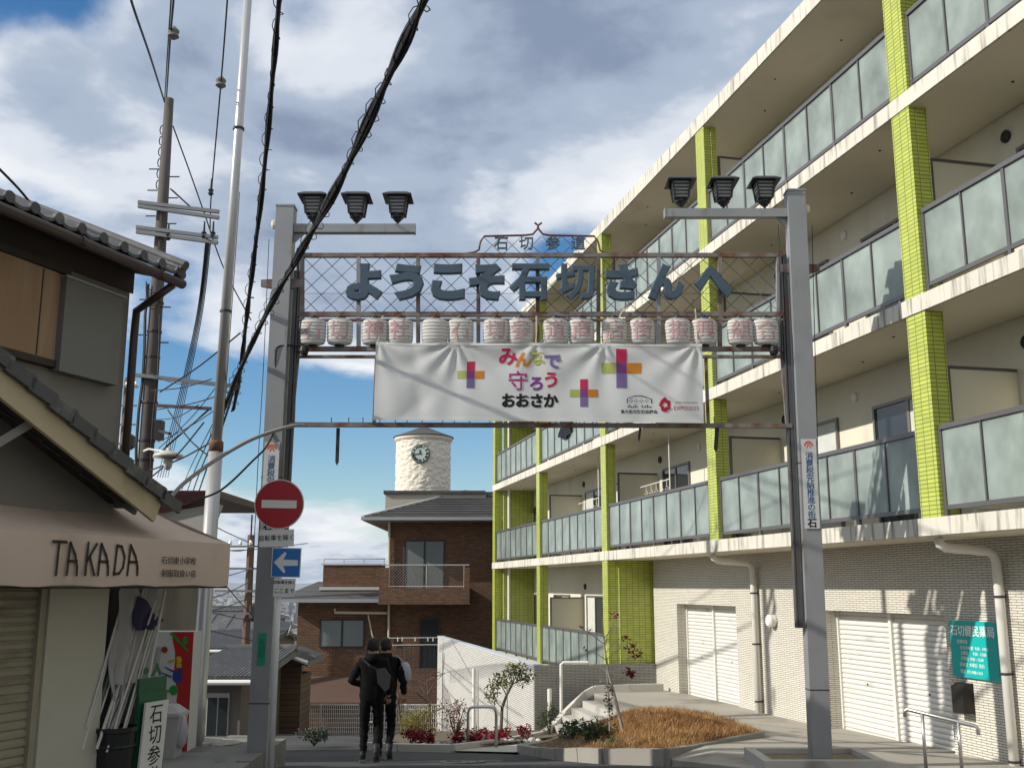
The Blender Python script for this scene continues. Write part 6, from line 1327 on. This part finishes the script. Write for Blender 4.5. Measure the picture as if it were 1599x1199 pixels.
# ------------------------------------------------------------------ two walkers seen from behind
def person(label, base, rz, J, E, skin_r, fabric, trousers, scale=1.0, bag=None, hair_seed=1, hands=()):
    me = bpy.data.meshes.new('body_graph'); names = list(J); me.from_pydata([J[n] for n in names], [(names.index(a), names.index(b)) for a, b in E], []); me.update()
    ob = bpy.data.objects.new('body_graph', me); COL.objects.link(ob)
    sk = ob.modifiers.new('skin', 'SKIN'); sk.use_smooth_shade = True
    if not me.skin_vertices: me.attributes
    sv = me.skin_vertices[0].data if me.skin_vertices else None
    if sv is None:
        bpy.context.view_layer.objects.active = ob; bpy.ops.object.modifier_remove({'object': ob}, modifier='skin') if False else None
    for i, n in enumerate(names):
        r = skin_r[n]; k_ = .9 if n not in ('head', 'crown', 'hand_l', 'hand_r') else 1.0; sv[i].radius = (r[0] * k_, r[1] * k_) if isinstance(r, tuple) else (r * k_, r * k_); sv[i].use_root = (n == 'pelvis')
    ss = ob.modifiers.new('sub', 'SUBSURF'); ss.levels = 2; ss.render_levels = 2
    dg = bpy.context.evaluated_depsgraph_get(); dg.update()
    m2 = bpy.data.meshes.new_from_object(ob.evaluated_get(dg)); bpy.data.objects.remove(ob)
    skin_m = M('skin', (.38, .22, .15), .6, .06, 5); shoe = M('shoe', (.02, .02, .022), .6, .2, 8); sole = M('shoe_sole', (.10, .10, .10), .7)
    m2.materials.clear()
    for m in (fabric, trousers, shoe, skin_m): m2.materials.append(m)
    hd = [Vector(J[n]) for n in names if n.startswith('hand')]; ft = [Vector(J[n]) for n in names if n.startswith(('toe', 'heel'))]; hip = J['pelvis'][2]
    for p in m2.polygons:
        c = p.center; p.use_smooth = True
        if c.z > 1.475 or any((c - h).length < .075 for h in hd): p.material_index = 3
        elif any((c - h).length < .105 for h in ft): p.material_index = 2
        elif c.z < hip - .16: p.material_index = 1
    # cloth folds
    rr = random.Random(hair_seed)
    for v in m2.vertices:
        if .1 < v.co.z < 1.44:
            k = .006 * math.sin(v.co.z * 47 + v.co.x * 23) + .005 * math.sin(v.co.z * 91 + v.co.y * 37 + v.co.x * 11); v.co += v.normal * k
    t = thing('person', label, 'person', base, rz=rz, world_coords=False); t.scale = (scale,) * 3
    bo = bpy.data.objects.new('body', m2); COL.objects.link(bo); bo.parent = t
    # hair
    h = Vector(J['head']); b = MB(); n, m_ = 22, 14; vs_ = []
    for j in range(m_ + 1):
        ph = -1.0 + (math.pi / 2 + 1.0) * j / m_
        for i in range(n):
            th = 2 * math.pi * i / n; front = max(0, math.sin(th)); r_ = .094 * (1 + .06 * math.sin(5 * th + 4 * ph) + rr.uniform(-.06, .06))
            z = math.sin(ph) * .118
            if front > .45 and ph < .35: r_ *= .80
            vs_.append((h.x + r_ * .95 * math.cos(ph) * math.cos(th), h.y - .004 + r_ * 1.12 * math.cos(ph) * math.sin(th), h.z + .012 + z))
    b.add(vs_, [(j * n + i, j * n + (i + 1) % n, (j + 1) * n + (i + 1) % n, (j + 1) * n + i) for j in range(m_) for i in range(n)] + [tuple(range(n - 1, -1, -1))])
    b.build('hair', M('hair_black', (.010, .009, .009), .6, .2, 20), t, smooth=True)
    for s in (-1, 1):
        b = MB(); b.lathe((h.x + s * .092, h.y + .005, h.z - .02), [(.012, 0), (.026, .006), (.022, .014), (.008, .018)], 10, (0, 1, 0), (0, .2, 1.25), (s, -.3, 0)); b.build('ear', skin_m, t, smooth=True)
    b = MB(); b.lathe((h.x, h.y + .10, h.z - .025), [(.018, -.02), (.016, 0), (.007, .035)], 8, (1, 0, 0), (0, 1, 0), (0, 0, 1)); b.build('nose', skin_m, t, smooth=True)
    # hood or collar
    nk = Vector(J['neck']); b = MB(); b.lathe(nk + Vector((0, -.015, -.035)), [(.11, -.03), (.115, .03), (.095, .085), (.082, .09)], 18, (1, 0, 0), (0, 1.05, 0), (0, 0, 1)); b.build('collar', fabric, t, smooth=True)
    # fingers
    for hn, d in hands:
        w = Vector(J[hn]); d = Vector(d).normalized(); s1 = d.cross(Vector((0, 1, .1))).normalized()
        b = MB()
        for k, ln in enumerate((.062, .075, .08, .073, .055)):
            if k == 0: o = w - s1 * .03; q = o + d * .03 - s1 * .03; b.tube([o, q, q + d * .03], [.011, .010, .008], 6)
            else: o = w + d * .03 + s1 * (.018 * (k - 2.5)); q = o + d * ln * .6; b.tube([o, q, q + d * ln * .38 + Vector((0, .02, 0))], [.010, .009, .007], 6)
        b.build('fingers', skin_m, t, smooth=True)
    # soles
    for a, c in (('heel_l', 'toe_l'), ('heel_r', 'toe_r')):
        p, q = Vector(J[a]), Vector(J[c]); d = (q - p); up = Vector((0, 0, 1)) if abs(d.normalized().z) < .6 else Vector((0, -1, 0)); side = d.cross(up).normalized(); up = side.cross(d).normalized()
        b = MB(); b.obox((p + q) / 2 - up * .042 + d * .02, d * .72, side * .042, up * .012); b.build('shoe_sole', sole, t)
    if bag: bag(t)
    return t
def people():
    jk = M('black_jacket', (.006, .006, .0075), .9, .25, 6, .2, 90, spec=.15); jk2 = M('charcoal_puffer', (.008, .008, .0095), .85, .25, 6, .2, 60, spec=.15); tr = M('black_trousers', (.005, .005, .006), .9, .2, 6, .2, 80, spec=.15)
    J = {'pelvis': (0, 0, .93), 'belly': (0, .0, 1.10), 'chest': (0, .0, 1.28), 'neck': (0, .01, 1.44), 'head': (0, .03, 1.585), 'crown': (0, .03, 1.64),
         'sh_l': (-.17, 0, 1.36), 'el_l': (-.30, -.05, 1.10), 'hand_l': (-.15, .17, 1.05), 'sh_r': (.17, 0, 1.36), 'el_r': (.255, -.03, 1.09), 'hand_r': (.23, .10, .88),
         'hip_l': (-.09, 0, .84), 'kn_l': (-.10, .07, .48), 'heel_l': (-.105, .01, .075), 'toe_l': (-.125, .17, .045), 'hip_r': (.09, 0, .84), 'kn_r': (.09, .08, .47), 'heel_r': (.095, -.25, .20), 'toe_r': (.10, -.20, .06)}
    E = [('pelvis', 'belly'), ('belly', 'chest'), ('chest', 'neck'), ('neck', 'head'), ('head', 'crown'), ('chest', 'sh_l'), ('sh_l', 'el_l'), ('el_l', 'hand_l'), ('chest', 'sh_r'), ('sh_r', 'el_r'), ('el_r', 'hand_r'),
         ('pelvis', 'hip_l'), ('hip_l', 'kn_l'), ('kn_l', 'heel_l'), ('heel_l', 'toe_l'), ('pelvis', 'hip_r'), ('hip_r', 'kn_r'), ('kn_r', 'heel_r'), ('heel_r', 'toe_r')]
    rad = {'pelvis': (.185, .15), 'belly': (.19, .145), 'chest': (.19, .135), 'neck': .068, 'head': (.09, .105), 'crown': (.07, .08), 'sh_l': .085, 'el_l': .068, 'hand_l': .045, 'sh_r': .085, 'el_r': .066, 'hand_r': .042,
           'hip_l': .105, 'kn_l': .075, 'heel_l': .055, 'toe_l': .04, 'hip_r': .105, 'kn_r': .075, 'heel_r': .055, 'toe_r': .04}
    def sling(t):
        b = MB(); b.v = []; c = Vector((.16, -.20, 1.15)); pts = [(-.09, .13), (.02, .15), (.10, .04), (.09, -.12), (.04, -.17), (-.07, -.05)]
        b.prism([c + Vector((u, .02 * u, v)) for u, v in pts], (.01, .09, 0)); bg = b.build('sling_bag', M('grey_bag', (.03, .03, .032), .8, .2, 6), t)
        b = MB(); b.tube([c + Vector((-.05, .03, .12)), (-.02, -.18, 1.33), (-.14, -.10, 1.43), (-.15, .03, 1.42)], .016, 6); b.build('strap', black_m, bg)
    p = at(578, 1190, 15.2); person('person in black jacket and trousers walking downhill with a grey sling bag', (p.x, 15.2, hr(p.x, 15.2) + .02), R(3), J, E, rad, jk, tr, 1.0, sling, 1, (('hand_l', (.4, .8, .1)), ('hand_r', (0, .3, -1))))
    J2 = dict(J); J2.update({'el_l': (-.24, -.06, 1.08), 'hand_l': (-.22, .08, .86), 'el_r': (.27, .0, 1.09), 'hand_r': (.27, .12, .88), 'kn_l': (-.09, .14, .49), 'heel_l': (-.09, .18, .08), 'toe_l': (-.10, .34, .05), 'kn_r': (.10, .06, .47), 'heel_r': (.11, -.22, .17), 'toe_r': (.115, -.16, .05)})
    def pack(t):
        b = MB(); c = Vector((.25, .02, 1.19)); b.lathe(c + Vector((.03, .06, -.13)), [(.04, 0), (.09, .05), (.10, .16), (.07, .26), (.03, .30)], 12); rr = random.Random(3); b.v = [(x + rr.uniform(-.008, .008), y + rr.uniform(-.008, .008), z + rr.uniform(-.006, .006)) for x, y, z in b.v]; bg = b.build('white_bag', M('bag_white', (.45, .46, .47), .7, .15, 6, transl=.15), t, smooth=True)
        b = MB(); b.tube([c + Vector((.02, .05, .16)), (.17, .02, 1.45), (.10, .06, 1.44)], .012, 6); b.build('strap', MATS['bag_white'], bg)
    p = at(598, 1180, 15.95); person('person in charcoal padded jacket walking beside with a white shoulder bag', (p.x, 15.95, hr(p.x, 15.95) + .02), R(-2), J2, E, rad, jk2, tr, 1.03, pack, 2, (('hand_l', (0, .3, -1)), ('hand_r', (0, .3, -1))))
people()
for o_ in COL.objects:
    if '_o' in o_: del o_['_o']
